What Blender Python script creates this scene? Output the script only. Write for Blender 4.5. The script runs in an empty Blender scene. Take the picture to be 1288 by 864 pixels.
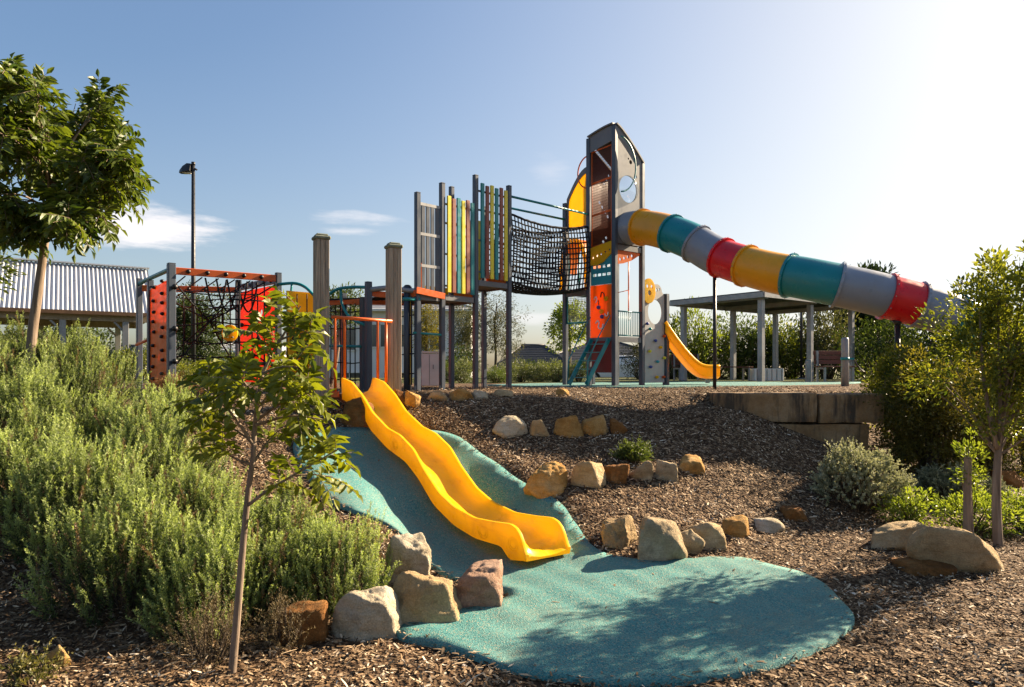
import bpy, bmesh, math, random
import numpy as np
from mathutils import Vector, Matrix, noise as mn
from mathutils.geometry import delaunay_2d_cdt

random.seed(7)
RNG = np.random.default_rng(7)
SC = bpy.context.scene
LINK = SC.collection.objects.link
R = math.radians
EYE = 0.36           # eye height above the play level; the play level is z = 0
F = 859.0            # 24 mm lens, in pixels of the 1288 px wide photograph
LOW = -1.39          # level of the lower garden


def at(px, py, d):
    """point at depth d seen at photograph pixel (px, py)"""
    return Vector(((px - 644) / F * d, d, EYE - (py - 465) / F * d))


# ------------------------------------------------------------------ terrain
RIM = [(-40, 4.5), (-14, 6.3), (-8, 7.2), (-6, 8.7), (-4, 9.7), (-2.7, 9.65), (-1.5, 10.0), (0, 10.3), (1.5, 10.4),
       (2.6, 10.05), (3.0, 9.85), (4.4, 11.5), (5.3, 13.0), (7, 14.4), (9, 14.6), (14, 15), (60, 16)]
FOOT = [(-40, 1.5), (-14, 3.0), (-6, 3.6), (-3.5, 4.2), (-2.2, 4.9), (-1, 5.8), (0, 6.1), (1, 6.2), (2, 6.6), (3, 7.0),
        (4.4, 7.5), (5.3, 8.6), (7, 9.6), (14, 10.5), (60, 12)]
_w = [(RNG.normal(0, 1, 2) * s, RNG.uniform(0, 6.28), a) for s, a in
      ((.8, .03), (.9, .03), (1.7, .018), (2.1, .018), (4, .010), (5, .010), (9, .005), (11, .005))]


GULLY_T = [-.1, 0, .1, .23, .35, .46, .53, .61, .72, .81, .92, 1.0, 1.2]
GULLY_Z = [0, -.03, -.06, -.16, -.17, -.12, -.17, -.29, -.32, -.24, -.12, -.05, 0]


def smooth_interp(x, tab):
    xs = np.array([a for a, b in tab], float)
    ys = np.array([b for a, b in tab], float)
    acc = 0
    for dx in (-.5, -.25, 0, .25, .5):
        acc = acc + np.interp(x + dx, xs, ys)
    return acc / 5


def th(x, y):
    """terrain height (arrays or floats)"""
    x = np.asarray(x, float)
    y = np.asarray(y, float)
    ye = smooth_interp(x, RIM)
    yf = smooth_interp(x, FOOT)
    t = np.clip((ye - y) / (ye - yf), -1, 2)
    s = 0.5 * (np.sqrt(t * t + .012) - np.sqrt((t - 1) ** 2 + .012) + 1)   # soft-cornered ramp 0..1
    z = LOW * s
    behind = (y > 9.96) & (x > 2.7) & (x < 5.02)
    z = np.where(behind, 0, z)
    behind2 = (y > 9.96) & (x >= 5.02)
    n = 0
    for k, ph, a in _w:
        n = n + a * np.sin(k[0] * x + k[1] * y + ph)
    near = np.clip((ye + .4 - y) / .8, 0.12, 1)
    z = z + n * near * np.where(behind, .12, 1)
    # shallow gully under the big slide
    ax, ay, ux, uy, ln = -2.367 + .22, 9.5 + .14, 2.49 / 4.41, -3.64 / 4.41, 4.41
    tt = ((x - ax) * ux + (y - ay) * uy) / ln
    off = (x - ax) * (-uy) + (y - ay) * ux        # > 0 on the far side of the slide
    dz = np.interp(tt, GULLY_T, GULLY_Z)
    wd = np.where(off > 0, np.clip(1.25 - np.abs(off) / .75, 0, 1), np.clip(1.62 - np.abs(off) / .72, 0, 1))
    z = z + dz * wd * wd * (3 - 2 * wd)
    # the land falls away behind the playground
    q = np.clip((y - 31) / 12, 0, 1)
    z = z - 2.4 * q * q * (3 - 2 * q)
    q2 = np.clip((-y + 1) / 30, 0, 1)
    return z - .5 * q2


def gz(x, y):
    return float(th(x, y))


def G(px, py, lift=0.0):
    """where the ray through a pixel meets the terrain"""
    d = np.arange(2.2, 40, .01)
    X = (px - 644) / F * d
    Z = EYE - (py - 465) / F * d
    h = Z - th(X, d) - lift
    i = np.argmax(h < 0)
    return Vector((X[i], d[i], Z[i]))


# ------------------------------------------------------------------ objects
ORG = {}


def link(o, parent, org):
    LINK(o)
    if parent is not None:
        o.parent = parent
        ORG[o.name] = ORG[parent.name]
    else:
        o.location = org
        ORG[o.name] = Vector(org)
    return o


def tag(o, label=None, cat=None, group=None, kind=None):
    if label: o['label'] = label
    if cat: o['category'] = cat
    if group: o['group'] = group
    if kind: o['kind'] = kind
    return o


def thing(name, label, cat, loc, group=None):
    o = bpy.data.objects.new(name, None)
    o.empty_display_size = .2
    link(o, None, Vector(loc))
    return tag(o, label, cat, group)


def copy_tree(o, parent=None):
    c = o.copy()
    LINK(c)
    ORG[c.name] = Vector(c.location) if parent is None else ORG[parent.name]
    if parent is not None: c.parent = parent
    for ch in KIDS.get(o.name, []):
        copy_tree(ch, c)
    return c


KIDS = {}


class MB:
    """collects simple shapes in world space, builds ONE mesh object"""
    def __init__(s):
        s.v = []; s.f = []; s.sm = []

    def add(s, vs, fs, smooth=False):
        b = len(s.v)
        s.v += [tuple(v) for v in vs]
        s.f += [tuple(i + b for i in f) for f in fs]
        s.sm += [smooth] * len(fs)
        return s

    def bar(s, p0, p1, w, h=None, side=None):
        p0 = Vector(p0); p1 = Vector(p1); h = h or w
        d = (p1 - p0).normalized()
        if side is None:
            side = Vector((0, 0, 1)).cross(d)
            if side.length < 1e-3: side = Vector((1, 0, 0))
        side = (Vector(side) - d * Vector(side).dot(d)).normalized()
        up = d.cross(side)
        vs = []
        for p in (p0, p1):
            for a, b in ((-1, -1), (1, -1), (1, 1), (-1, 1)):
                vs.append(p + side * (a * w / 2) + up * (b * h / 2))
        return s.add(vs, [(3, 2, 1, 0), (4, 5, 6, 7), (0, 1, 5, 4), (1, 2, 6, 5), (2, 3, 7, 6), (3, 0, 4, 7)])

    def box(s, c, size, ax=(1, 0, 0)):
        c = Vector(c); ax = Vector(ax).normalized()
        return s.bar(c - ax * size[0] / 2, c + ax * size[0] / 2, size[1], size[2])

    def tube(s, pts, r, n=6, closed=False, cap=True):
        pts = [Vector(p) for p in pts]
        m = len(pts)
        rs = r if isinstance(r, (list, tuple)) else [r] * m
        vs = []; fs = []
        ref = None
        for i, p in enumerate(pts):
            if closed: d = pts[(i + 1) % m] - pts[i - 1]
            else: d = pts[min(i + 1, m - 1)] - pts[max(i - 1, 0)]
            d.normalize()
            if ref is None:
                ref = Vector((0, 0, 1)) if abs(d.z) < .9 else Vector((1, 0, 0))
            a = (ref - d * ref.dot(d)).normalized()
            ref = a
            b = d.cross(a)
            for k in range(n):
                t = 2 * math.pi * k / n
                vs.append(p + (a * math.cos(t) + b * math.sin(t)) * rs[i])
        for i in range(m if closed else m - 1):
            j = (i + 1) % m
            for k in range(n):
                k2 = (k + 1) % n
                fs.append((i * n + k, i * n + k2, j * n + k2, j * n + k))
        s.add(vs, fs, True)
        if cap and not closed:
            b = len(s.v) - len(vs)
            s.f += [tuple(b + k for k in reversed(range(n))), tuple(b + (m - 1) * n + k for k in range(n))]
            s.sm += [False, False]
        return s

    def sphere(s, c, r, n=8, sc=(1, 1, 1)):
        c = Vector(c); vs = []; fs = []
        for i in range(n + 1):
            a = math.pi * i / n
            for k in range(2 * n):
                t = math.pi * k / n
                vs.append(c + Vector((math.sin(a) * math.cos(t) * r * sc[0], math.sin(a) * math.sin(t) * r * sc[1], math.cos(a) * r * sc[2])))
        for i in range(n):
            for k in range(2 * n):
                k2 = (k + 1) % (2 * n)
                fs.append((i * 2 * n + k, (i + 1) * 2 * n + k, (i + 1) * 2 * n + k2, i * 2 * n + k2))
        return s.add(vs, fs, True)

    def disc(s, c, axis, r, thick, n=20):
        c = Vector(c); axis = Vector(axis).normalized()
        return s.tube([c - axis * thick / 2, c + axis * thick / 2], r, n)

    def plate(s, org, xa, ya, outline, holes=(), thick=.02):
        """flat plate with real holes; outline/holes are 2-D loops in the (xa, ya) axes from org"""
        org = Vector(org); xa = Vector(xa).normalized(); ya = Vector(ya).normalized(); na = xa.cross(ya)
        loops = [list(outline)] + [list(h) for h in holes]
        pts = []; edges = []
        for L in loops:
            b = len(pts)
            pts += [Vector(p) for p in L]
            edges += [(b + i, b + (i + 1) % len(L)) for i in range(len(L))]
        vo, eo, fo, _, _, _ = delaunay_2d_cdt(pts, edges, [], 0, 1e-5)

        def inside(p, L):
            c = False
            for i in range(len(L)):
                (x1, y1), (x2, y2) = L[i - 1], L[i]
                if (y1 > p[1]) != (y2 > p[1]) and p[0] < (x2 - x1) * (p[1] - y1) / (y2 - y1) + x1: c = not c
            return c
        tris = []
        for f in fo:
            cx = sum((vo[i] for i in f), Vector((0, 0))) / len(f)
            if inside(cx, loops[0]) and not any(inside(cx, h) for h in loops[1:]): tris.append(tuple(f))
        n = len(vo)
        vs = [org + xa * p[0] + ya * p[1] + na * thick / 2 for p in vo] + [org + xa * p[0] + ya * p[1] - na * thick / 2 for p in vo]
        fs = [t for t in tris] + [tuple(n + i for i in reversed(t)) for t in tris]
        cnt = {}
        for t in tris:
            for i in range(len(t)):
                cnt[(t[i - 1], t[i])] = 1
        for (a, b) in cnt:
            if (b, a) not in cnt: fs.append((b, a, n + a, n + b))
        return s.add(vs, fs)

    def build(s, name, mat, parent=None, org=None, bevel=0, **kw):
        me = bpy.data.meshes.new(name)
        o = bpy.data.objects.new(name, me)
        if parent is None and org is None:
            a = np.array(s.v); org = Vector((a[:, 0].mean(), a[:, 1].mean(), a[:, 2].min()))
        link(o, parent, org)
        g = ORG[o.name]
        me.from_pydata([(v[0] - g.x, v[1] - g.y, v[2] - g.z) for v in s.v], [], s.f)
        me.polygons.foreach_set('use_smooth', s.sm)
        if bevel:
            bm = bmesh.new(); bm.from_mesh(me)
            es = [e for e in bm.edges if len(e.link_faces) == 2 and e.calc_face_angle(0) > .6]
            bmesh.ops.bevel(bm, geom=es, offset=bevel, segments=1, affect='EDGES', clamp_overlap=True)
            bm.to_mesh(me); bm.free()
        me.materials.append(mat)
        me.update()
        if parent is not None: KIDS.setdefault(parent.name, []).append(o)
        return tag(o, **kw)


def circle(cx, cy, rx, ry=None, n=24, a0=0):
    ry = ry or rx
    return [(cx + rx * math.cos(2 * math.pi * i / n + a0), cy + ry * math.sin(2 * math.pi * i / n + a0)) for i in range(n)]


def catmull(pts, n=8):
    pts = [Vector(p) for p in pts]
    P = [pts[0] * 2 - pts[1]] + pts + [pts[-1] * 2 - pts[-2]]
    out = []
    for i in range(1, len(P) - 2):
        a, b, c, d = P[i - 1:i + 3]
        for k in range(n):
            t = k / n
            out.append(.5 * ((2 * b) + (c - a) * t + (2 * a - 5 * b + 4 * c - d) * t * t + (3 * b - a - 3 * c + d) * t ** 3))
    out.append(pts[-1])
    return out


def catmull_closed(pts, n=6):
    pts = [Vector(p) for p in pts]; m = len(pts); out = []
    for i in range(m):
        a, b, c, d = pts[i - 1], pts[i], pts[(i + 1) % m], pts[(i + 2) % m]
        for k in range(n):
            t = k / n
            out.append(.5 * ((2 * b) + (c - a) * t + (2 * a - 5 * b + 4 * c - d) * t * t + (3 * b - a - 3 * c + d) * t ** 3))
    return out


# ------------------------------------------------------------------ materials
def nt(name):
    m = bpy.data.materials.new(name); m.use_nodes = True
    N = m.node_tree.nodes; L = m.node_tree.links
    for n in list(N): N.remove(n)
    out = N.new('ShaderNodeOutputMaterial')
    return m, N, L, out


def node(N, t, **kw):
    n = N.new(t)
    for k, v in kw.items():
        if k.startswith('i_'): n.inputs[k[2:].replace('_', ' ')].default_value = v
        else: setattr(n, k, v)
    return n


def c4(c): return (c[0], c[1], c[2], 1)


def mixc(N, L, fac, a, b, blend='MIX'):
    n = N.new('ShaderNodeMix'); n.data_type = 'RGBA'; n.blend_type = blend
    for inp, v in ((n.inputs[0], fac), (n.inputs[6], a), (n.inputs[7], b)):
        if hasattr(v, 'is_linked'): L.new(v, inp)
        elif isinstance(v, (int, float)): inp.default_value = v
        else: inp.default_value = c4(v)
    return n.outputs[2]


def ramp(N, L, src, stops):
    n = N.new('ShaderNodeValToRGB'); L.new(src, n.inputs[0])
    e = n.color_ramp.elements
    while len(e) < len(stops): e.new(.5)
    for el, (p, c) in zip(e, stops):
        el.position = p; el.color = c4(c) if hasattr(c, '__len__') else (c, c, c, 1)
    return n.outputs[0]


def coords(N, L, scale=(1, 1, 1), rand=True, kind='Object'):
    tc = N.new('ShaderNodeTexCoord'); mp = N.new('ShaderNodeMapping')
    mp.inputs['Scale'].default_value = scale
    L.new(tc.outputs[kind], mp.inputs[0])
    if rand:
        oi = N.new('ShaderNodeObjectInfo'); mul = N.new('ShaderNodeMath'); mul.operation = 'MULTIPLY'; mul.inputs[1].default_value = 37
        L.new(oi.outputs['Random'], mul.inputs[0]); L.new(mul.outputs[0], mp.inputs['Location'])
    return mp.outputs[0]


def noise(N, L, vec, scale, detail=4, rough=.55):
    n = N.new('ShaderNodeTexNoise')
    n.inputs['Scale'].default_value = scale; n.inputs['Detail'].default_value = detail; n.inputs['Roughness'].default_value = rough
    L.new(vec, n.inputs['Vector'])
    return n.outputs['Fac']


def bumpn(N, L, src, strength, dist=.01):
    b = N.new('ShaderNodeBump'); b.inputs['Strength'].default_value = strength; b.inputs['Distance'].default_value = dist
    L.new(src, b.inputs['Height'])
    return b.outputs[0]


def pmat(name, col, rough=.5, var=.18, scale=3, bump=0, bscale=60, metal=0, spec=.4, dirt=None, dirt_amt=.5, stretch=(1, 1, 1), transl=0, scuff=None):
    m, N, L, out = nt(name)
    v = coords(N, L, stretch)
    n1 = noise(N, L, v, scale, 6, .6)
    fac = ramp(N, L, n1, [(.3, 0), (.7, 1)])
    c = mixc(N, L, fac, [x * (1 - var) for x in col], [min(1, x * (1 + var)) for x in col])
    if dirt is not None:
        n3 = noise(N, L, v, scale * 2.3, 8, .7)
        f3 = ramp(N, L, n3, [(.5, 0), (.72, dirt_amt)])
        c = mixc(N, L, f3, c, dirt)
    if scuff is not None:
        tcs = N.new('ShaderNodeTexCoord'); m1 = N.new('ShaderNodeMapping'); m1.inputs['Rotation'].default_value = (0, 0, scuff); L.new(tcs.outputs['Object'], m1.inputs[0])
        m2 = N.new('ShaderNodeMapping'); m2.inputs['Scale'].default_value = (1.2, 34, 10); L.new(m1.outputs[0], m2.inputs[0])
        sn_ = noise(N, L, m2.outputs[0], 1.0, 7, .7)
        c = mixc(N, L, ramp(N, L, sn_, [(.5, 0), (.75, .38)]), c, (.80, .50, .14))
        c = mixc(N, L, ramp(N, L, sn_, [(.28, .35), (.42, 0)]), c, (.60, .26, .01))
    p = node(N, 'ShaderNodeBsdfPrincipled'); L.new(c, p.inputs['Base Color'])
    n2 = noise(N, L, v, scale * 5, 4)
    rr = ramp(N, L, n2, [(.3, max(.05, rough - .12)), (.7, min(1, rough + .12))])
    L.new(rr, p.inputs['Roughness'])
    p.inputs['Metallic'].default_value = metal
    p.inputs['Specular IOR Level'].default_value = spec
    if bump:
        L.new(bumpn(N, L, noise(N, L, v, bscale, 5, .65), bump), p.inputs['Normal'])
    if transl:
        t = node(N, 'ShaderNodeBsdfTranslucent'); L.new(c, t.inputs[0])
        mx = N.new('ShaderNodeMixShader'); mx.inputs[0].default_value = transl
        L.new(p.outputs[0], mx.inputs[1]); L.new(t.outputs[0], mx.inputs[2]); L.new(mx.outputs[0], out.inputs[0])
    else:
        L.new(p.outputs[0], out.inputs[0])
    return m


def leafmat(name, dark, light, transl=.35, rough=.45, tcol=None, spec=.35, brown=None):
    m, N, L, out = nt(name)
    a = node(N, 'ShaderNodeAttribute', attribute_name='tint')
    oi = N.new('ShaderNodeObjectInfo')
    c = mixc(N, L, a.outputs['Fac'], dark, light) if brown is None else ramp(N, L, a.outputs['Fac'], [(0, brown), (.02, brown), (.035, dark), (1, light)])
    hs = N.new('ShaderNodeHueSaturation')
    rr = N.new('ShaderNodeMapRange'); L.new(oi.outputs['Random'], rr.inputs[0]); rr.inputs[3].default_value = .8; rr.inputs[4].default_value = 1.2
    L.new(rr.outputs[0], hs.inputs['Value']); L.new(c, hs.inputs['Color'])
    c = hs.outputs[0]
    p = node(N, 'ShaderNodeBsdfPrincipled'); L.new(c, p.inputs['Base Color'])
    p.inputs['Roughness'].default_value = rough; p.inputs['Specular IOR Level'].default_value = spec
    t = node(N, 'ShaderNodeBsdfTranslucent')
    L.new(mixc(N, L, 1.0, c, tcol or (1.5, 1.45, .55), 'MULTIPLY'), t.inputs[0])
    mx = N.new('ShaderNodeMixShader'); mx.inputs[0].default_value = transl
    L.new(p.outputs[0], mx.inputs[1]); L.new(t.outputs[0], mx.inputs[2]); L.new(mx.outputs[0], out.inputs[0])
    return m


def rockmat(name, c1, c2, c3, stain=(.05, .035, .02)):
    m, N, L, out = nt(name)
    v = coords(N, L)
    a = noise(N, L, v, 3.2, 8, .65)
    c = ramp(N, L, a, [(.3, c1), (.52, c2), (.72, c3)])
    b = noise(N, L, v, 9, 8, .7)
    c = mixc(N, L, ramp(N, L, b, [(.56, 0), (.75, .55)]), c, stain)
    fine = noise(N, L, v, 85, 5, .75)
    c = mixc(N, L, .7, c, ramp(N, L, fine, [(.3, .55), (.7, 1.35)]), 'MULTIPLY')
    st = noise(N, L, coords(N, L, (3, 3, 14)), 2.0, 5, .6)
    c = mixc(N, L, ramp(N, L, st, [(.5, 0), (.68, .35)]), c, [x * .55 for x in c1])
    p = node(N, 'ShaderNodeBsdfPrincipled'); L.new(c, p.inputs['Base Color'])
    p.inputs['Roughness'].default_value = .9; p.inputs['Specular IOR Level'].default_value = .2
    ad = N.new('ShaderNodeMath'); ad.operation = 'ADD'; L.new(b, ad.inputs[0])
    mu = N.new('ShaderNodeMath'); mu.operation = 'MULTIPLY'; mu.inputs[1].default_value = .35; L.new(fine, mu.inputs[0]); L.new(mu.outputs[0], ad.inputs[1])
    L.new(bumpn(N, L, ad.outputs[0], 1.0, .055), p.inputs['Normal'])
    L.new(p.outputs[0], out.inputs[0])
    return m


POST = pmat('grey_blue_post_paint', (.050, .064, .088), .42, .15, 2, .05, 80, dirt=(.12, .115, .10), dirt_amt=.35, stretch=(1, 1, .3))
GREYM = pmat('grey_panel_plastic', (.12, .128, .14), .5, .12, 2, .03, 60, dirt=(.14, .17, .15), dirt_amt=.3)
PALEM = pmat('pale_grey_panel', (.36, .36, .345), .55, .1, 2, .03, 60, dirt=(.3, .28, .24), dirt_amt=.3)
ORANGE = pmat('orange_steel_paint', (.62, .11, .012), .38, .15, 3, dirt=(.25, .06, .02), dirt_amt=.3)
ORPAN = pmat('orange_plastic_panel', (.85, .20, .008), .42, .12, 2, .03, 50, transl=.35)
REDPAN = pmat('red_plastic_panel', (.85, .125, .005), .42, .12, 2, .03, 50, transl=.4)
DKRED = pmat('dark_red_panel', (.16, .008, .008), .5, .15, 2)
YEL = pmat('yellow_plastic_panel', (.88, .58, .012), .42, .12, 2, .03, 50, transl=.52)
YELG = pmat('lime_yellow_slat_paint', (.66, .56, .03), .4, .14, 2)
BROWNS = pmat('brick_red_slat_paint', (.22, .055, .03), .45, .15, 2)
TEAL = pmat('teal_steel_paint', (.008, .20, .215), .38, .15, 3)
TEALP = pmat('turquoise_panel', (.03, .27, .34), .45, .12, 2)
ROPE = pmat('black_rope', (.012, .012, .014), .85, .3, 40, .3, 300)
BLACKM = pmat('black_plastic', (.012, .012, .013), .4, .2, 5)
DARKM = pmat('black_steel', (.02, .022, .026), .45, .2, 3)
GALV = pmat('galvanised_steel', (.27, .275, .28), .5, .2, 3, .04, 50, metal=.3, dirt=(.17, .16, .14), dirt_amt=.4)
SLIDEY = pmat('yellow_slide_plastic', (.96, .60, .004), .36, .06, 2, .03, 90, spec=.3, transl=.36, dirt=(.62, .33, .03), dirt_amt=.45, scuff=math.radians(55.6))
TGREY = pmat('blue_grey_tube_plastic', (.215, .245, .30), .36, .1, 1.5, .02, 60, dirt=(.2, .18, .15), dirt_amt=.4)
TYEL = pmat('amber_tube_plastic', (.74, .33, .012), .34, .1, 1.5, .02, 60, transl=.1)
TTEAL = pmat('teal_tube_plastic', (.006, .19, .22), .34, .1, 1.5, .02, 60)
TRED = pmat('red_tube_plastic', (.60, .012, .018), .34, .1, 1.5, .02, 60)
SORANGE = pmat('small_slide_plastic', (.92, .54, .006), .36, .08, 2, transl=.35)
DECK = pmat('brown_deck_boards', (.10, .055, .03), .7, .3, 4, .2, 40, stretch=(1, 6, 1))
BENCHW = pmat('red_brown_bench_slats', (.12, .04, .025), .6, .3, 4, .15, 40, stretch=(1, 8, 4))
CONC = pmat('grey_box_metal', (.72, .72, .68), .7, .1, 3, .05, 60)


def timbermat(name, c1, c2, c3):
    m, N, L, out = nt(name)
    v = coords(N, L, (1, 1, .06))
    a = noise(N, L, v, 26, 8, .7)
    c = ramp(N, L, a, [(.3, c1), (.5, c2), (.7, c3)])
    b = noise(N, L, coords(N, L, (1, 1, .5)), 3, 5)
    c = mixc(N, L, ramp(N, L, b, [(.4, 0), (.65, .5)]), c, c2)
    p = node(N, 'ShaderNodeBsdfPrincipled'); L.new(c, p.inputs['Base Color']); p.inputs['Roughness'].default_value = .85
    p.inputs['Specular IOR Level'].default_value = .15
    L.new(bumpn(N, L, a, .7, .012), p.inputs['Normal']); L.new(p.outputs[0], out.inputs[0])
    return m


TIMBER = timbermat('weathered_timber', (.10, .08, .062), (.29, .235, .18), (.46, .38, .29))
STAKE = timbermat('stake_timber', (.10, .075, .055), (.24, .18, .13), (.36, .28, .2))
BARK = timbermat('grey_brown_bark', (.09, .065, .045), (.20, .15, .11), (.33, .26, .2))
BARKD = timbermat('dark_bark', (.03, .022, .016), (.08, .06, .042), (.15, .11, .08))

RK = {
    'pale': rockmat('pale_sandstone', (.40, .32, .20), (.52, .44, .31), (.62, .56, .45)),
    'tan': rockmat('tan_sandstone', (.35, .235, .115), (.49, .355, .19), (.60, .49, .32)),
    'orange': rockmat('orange_sandstone', (.31, .145, .034), (.48, .275, .085), (.56, .41, .21)),
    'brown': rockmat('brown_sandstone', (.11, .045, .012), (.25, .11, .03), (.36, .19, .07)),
    'pink': rockmat('pink_sandstone', (.28, .16, .10), (.42, .27, .19), (.50, .37, .28)),
    'grey': rockmat('grey_sandstone', (.26, .19, .10), (.43, .33, .20), (.55, .46, .32)),
}


def wallmat():
    m, N, L, out = nt('stained_sandstone_block')
    v = coords(N, L)
    a = noise(N, L, v, 2.5, 8, .65)
    c = ramp(N, L, a, [(.3, (.16, .085, .035)), (.5, (.27, .165, .075)), (.7, (.36, .26, .15))])
    st = noise(N, L, coords(N, L, (5, 5, .7)), 1.6, 6, .6)
    c = mixc(N, L, ramp(N, L, st, [(.48, 0), (.62, .85)]), c, (.035, .03, .024))
    f = noise(N, L, v, 60, 5, .7)
    c = mixc(N, L, .4, c, ramp(N, L, f, [(.3, .6), (.7, 1.3)]), 'MULTIPLY')
    p = node(N, 'ShaderNodeBsdfPrincipled'); L.new(c, p.inputs['Base Color']); p.inputs['Roughness'].default_value = .92
    L.new(bumpn(N, L, noise(N, L, v, 14, 8, .7), .8, .03), p.inputs['Normal']); L.new(p.outputs[0], out.inputs[0])
    return m


WALLM = wallmat()


def groundmat():
    m, N, L, out = nt('bark_mulch_soil')
    tc = N.new('ShaderNodeTexCoord'); v = tc.outputs['Object']
    vo = N.new('ShaderNodeTexVoronoi'); vo.inputs['Scale'].default_value = 34; L.new(v, vo.inputs['Vector'])
    sp = N.new('ShaderNodeSeparateColor'); L.new(vo.outputs['Color'], sp.inputs[0])
    c = ramp(N, L, sp.outputs[0], [(.0, (.022, .013, .007)), (.45, (.065, .038, .02)), (.75, (.14, .09, .05)), (.97, (.30, .22, .14))])
    big = noise(N, L, v, .9, 6, .6)
    c = mixc(N, L, ramp(N, L, big, [(.35, 0), (.7, .6)]), c, (.085, .05, .03))
    # far turf
    pos = N.new('ShaderNodeSeparateXYZ'); L.new(v, pos.inputs[0])
    far = N.new('ShaderNodeMapRange'); L.new(pos.outputs['Y'], far.inputs[0]); far.inputs[1].default_value = 17.5; far.inputs[2].default_value = 19
    g = ramp(N, L, noise(N, L, v, 3, 6), [(.3, (.035, .05, .014)), (.7, (.10, .10, .035))])
    c = mixc(N, L, far.outputs[0], c, g)
    p = node(N, 'ShaderNodeBsdfPrincipled'); L.new(c, p.inputs['Base Color']); p.inputs['Roughness'].default_value = .95
    p.inputs['Specular IOR Level'].default_value = .15
    L.new(bumpn(N, L, vo.outputs['Distance'], .9, .03), p.inputs['Normal']); L.new(p.outputs[0], out.inputs[0])
    return m


def chipmat():
    m, N, L, out = nt('wood_chip')
    a = node(N, 'ShaderNodeAttribute', attribute_name='tint')
    c = ramp(N, L, a.outputs['Fac'], [(0, (.030, .017, .009)), (.28, (.11, .065, .032)), (.55, (.27, .18, .10)), (.78, (.47, .36, .235)), (1, (.72, .62, .48))])
    v = coords(N, L, rand=False)
    c = mixc(N, L, .6, c, ramp(N, L, noise(N, L, v, 90, 3), [(.3, .6), (.7, 1.3)]), 'MULTIPLY')
    p = node(N, 'ShaderNodeBsdfPrincipled'); L.new(c, p.inputs['Base Color']); p.inputs['Roughness'].default_value = .85
    p.inputs['Specular IOR Level'].default_value = .2
    L.new(p.outputs[0], out.inputs[0])
    return m


def rubbermat():
    m, N, L, out = nt('teal_rubber_crumb')
    tc = N.new('ShaderNodeTexCoord'); v = tc.outputs['Object']
    vo = N.new('ShaderNodeTexVoronoi'); vo.inputs['Scale'].default_value = 130; L.new(v, vo.inputs['Vector'])
    sp = N.new('ShaderNodeSeparateColor'); L.new(vo.outputs['Color'], sp.inputs[0])
    c = ramp(N, L, sp.outputs[0], [(0, (.020, .10, .105)), (.3, (.05, .185, .185)), (.62, (.075, .225, .215)), (.86, (.10, .26, .24)), (.92, (.24, .24, .17)), (1, (.30, .28, .21))])
    c = mixc(N, L, ramp(N, L, noise(N, L, v, 1.3, 6, .6), [(.35, 0), (.75, .45)]), c, (.17, .27, .23))
    c = mixc(N, L, ramp(N, L, noise(N, L, v, 2.6, 8, .75), [(.52, 0), (.78, .5)]), c, (.12, .115, .08))
    p = node(N, 'ShaderNodeBsdfPrincipled'); L.new(c, p.inputs['Base Color']); p.inputs['Roughness'].default_value = .85
    p.inputs['Specular IOR Level'].default_value = .2
    L.new(bumpn(N, L, vo.outputs['Distance'], .6, .006), p.inputs['Normal']); L.new(p.outputs[0], out.inputs[0])
    return m


RUBBER = rubbermat()

# ================================================================== THE SETTING
def build_ground():
    xs = np.unique(np.concatenate([np.linspace(-600, -40, 15), np.linspace(-40, -12, 29), np.linspace(-12, -7, 26), np.arange(-7, 8.001, .07), np.linspace(8.1, 14, 30), np.linspace(14, 40, 27), np.linspace(40, 600, 15)]))
    ys = np.unique(np.concatenate([np.linspace(-60, 0, 13), np.linspace(0, 2.5, 9), np.arange(2.5, 11.5, .07), np.linspace(11.5, 18, 34), np.linspace(18, 50, 40), np.linspace(50, 900, 18)]))
    X, Y = np.meshgrid(xs, ys)
    Z = th(X, Y)
    nx, ny = len(xs), len(ys)
    v = np.stack([X, Y, Z], -1).reshape(-1, 3)
    i = np.arange(nx * ny).reshape(ny, nx)
    q = np.stack([i[:-1, :-1], i[:-1, 1:], i[1:, 1:], i[1:, :-1]], -1).reshape(-1, 4)
    return mesh_np('ground', v, q, groundmat(), smooth=True)


def mesh_np(name, v, q, mat, smooth=False, tint=None, org=(0, 0, 0), parent=None, dom='FACE'):
    """mesh object from numpy arrays; q is (faces, k)"""
    me = bpy.data.meshes.new(name)
    v = np.ascontiguousarray(v - np.array(ORG[parent.name] if parent is not None else org), dtype=np.float32)
    q = np.ascontiguousarray(q, dtype=np.int32)
    k = q.shape[1]
    me.vertices.add(len(v)); me.vertices.foreach_set('co', v.ravel())
    me.loops.add(q.size); me.loops.foreach_set('vertex_index', q.ravel())
    me.polygons.add(len(q)); me.polygons.foreach_set('loop_start', np.arange(0, q.size, k, dtype=np.int32))
    if tint is not None:
        a = me.attributes.new('tint', 'FLOAT', dom); a.data.foreach_set('value', np.ascontiguousarray(tint, dtype=np.float32))
    me.polygons.foreach_set('use_smooth', np.full(len(q), smooth))
    me.update(calc_edges=True)
    me.materials.append(mat)
    o = bpy.data.objects.new(name, me)
    link(o, parent, Vector(org))
    if parent is not None: KIDS.setdefault(parent.name, []).append(o)
    return o


tag(build_ground(), kind='structure')

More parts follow.
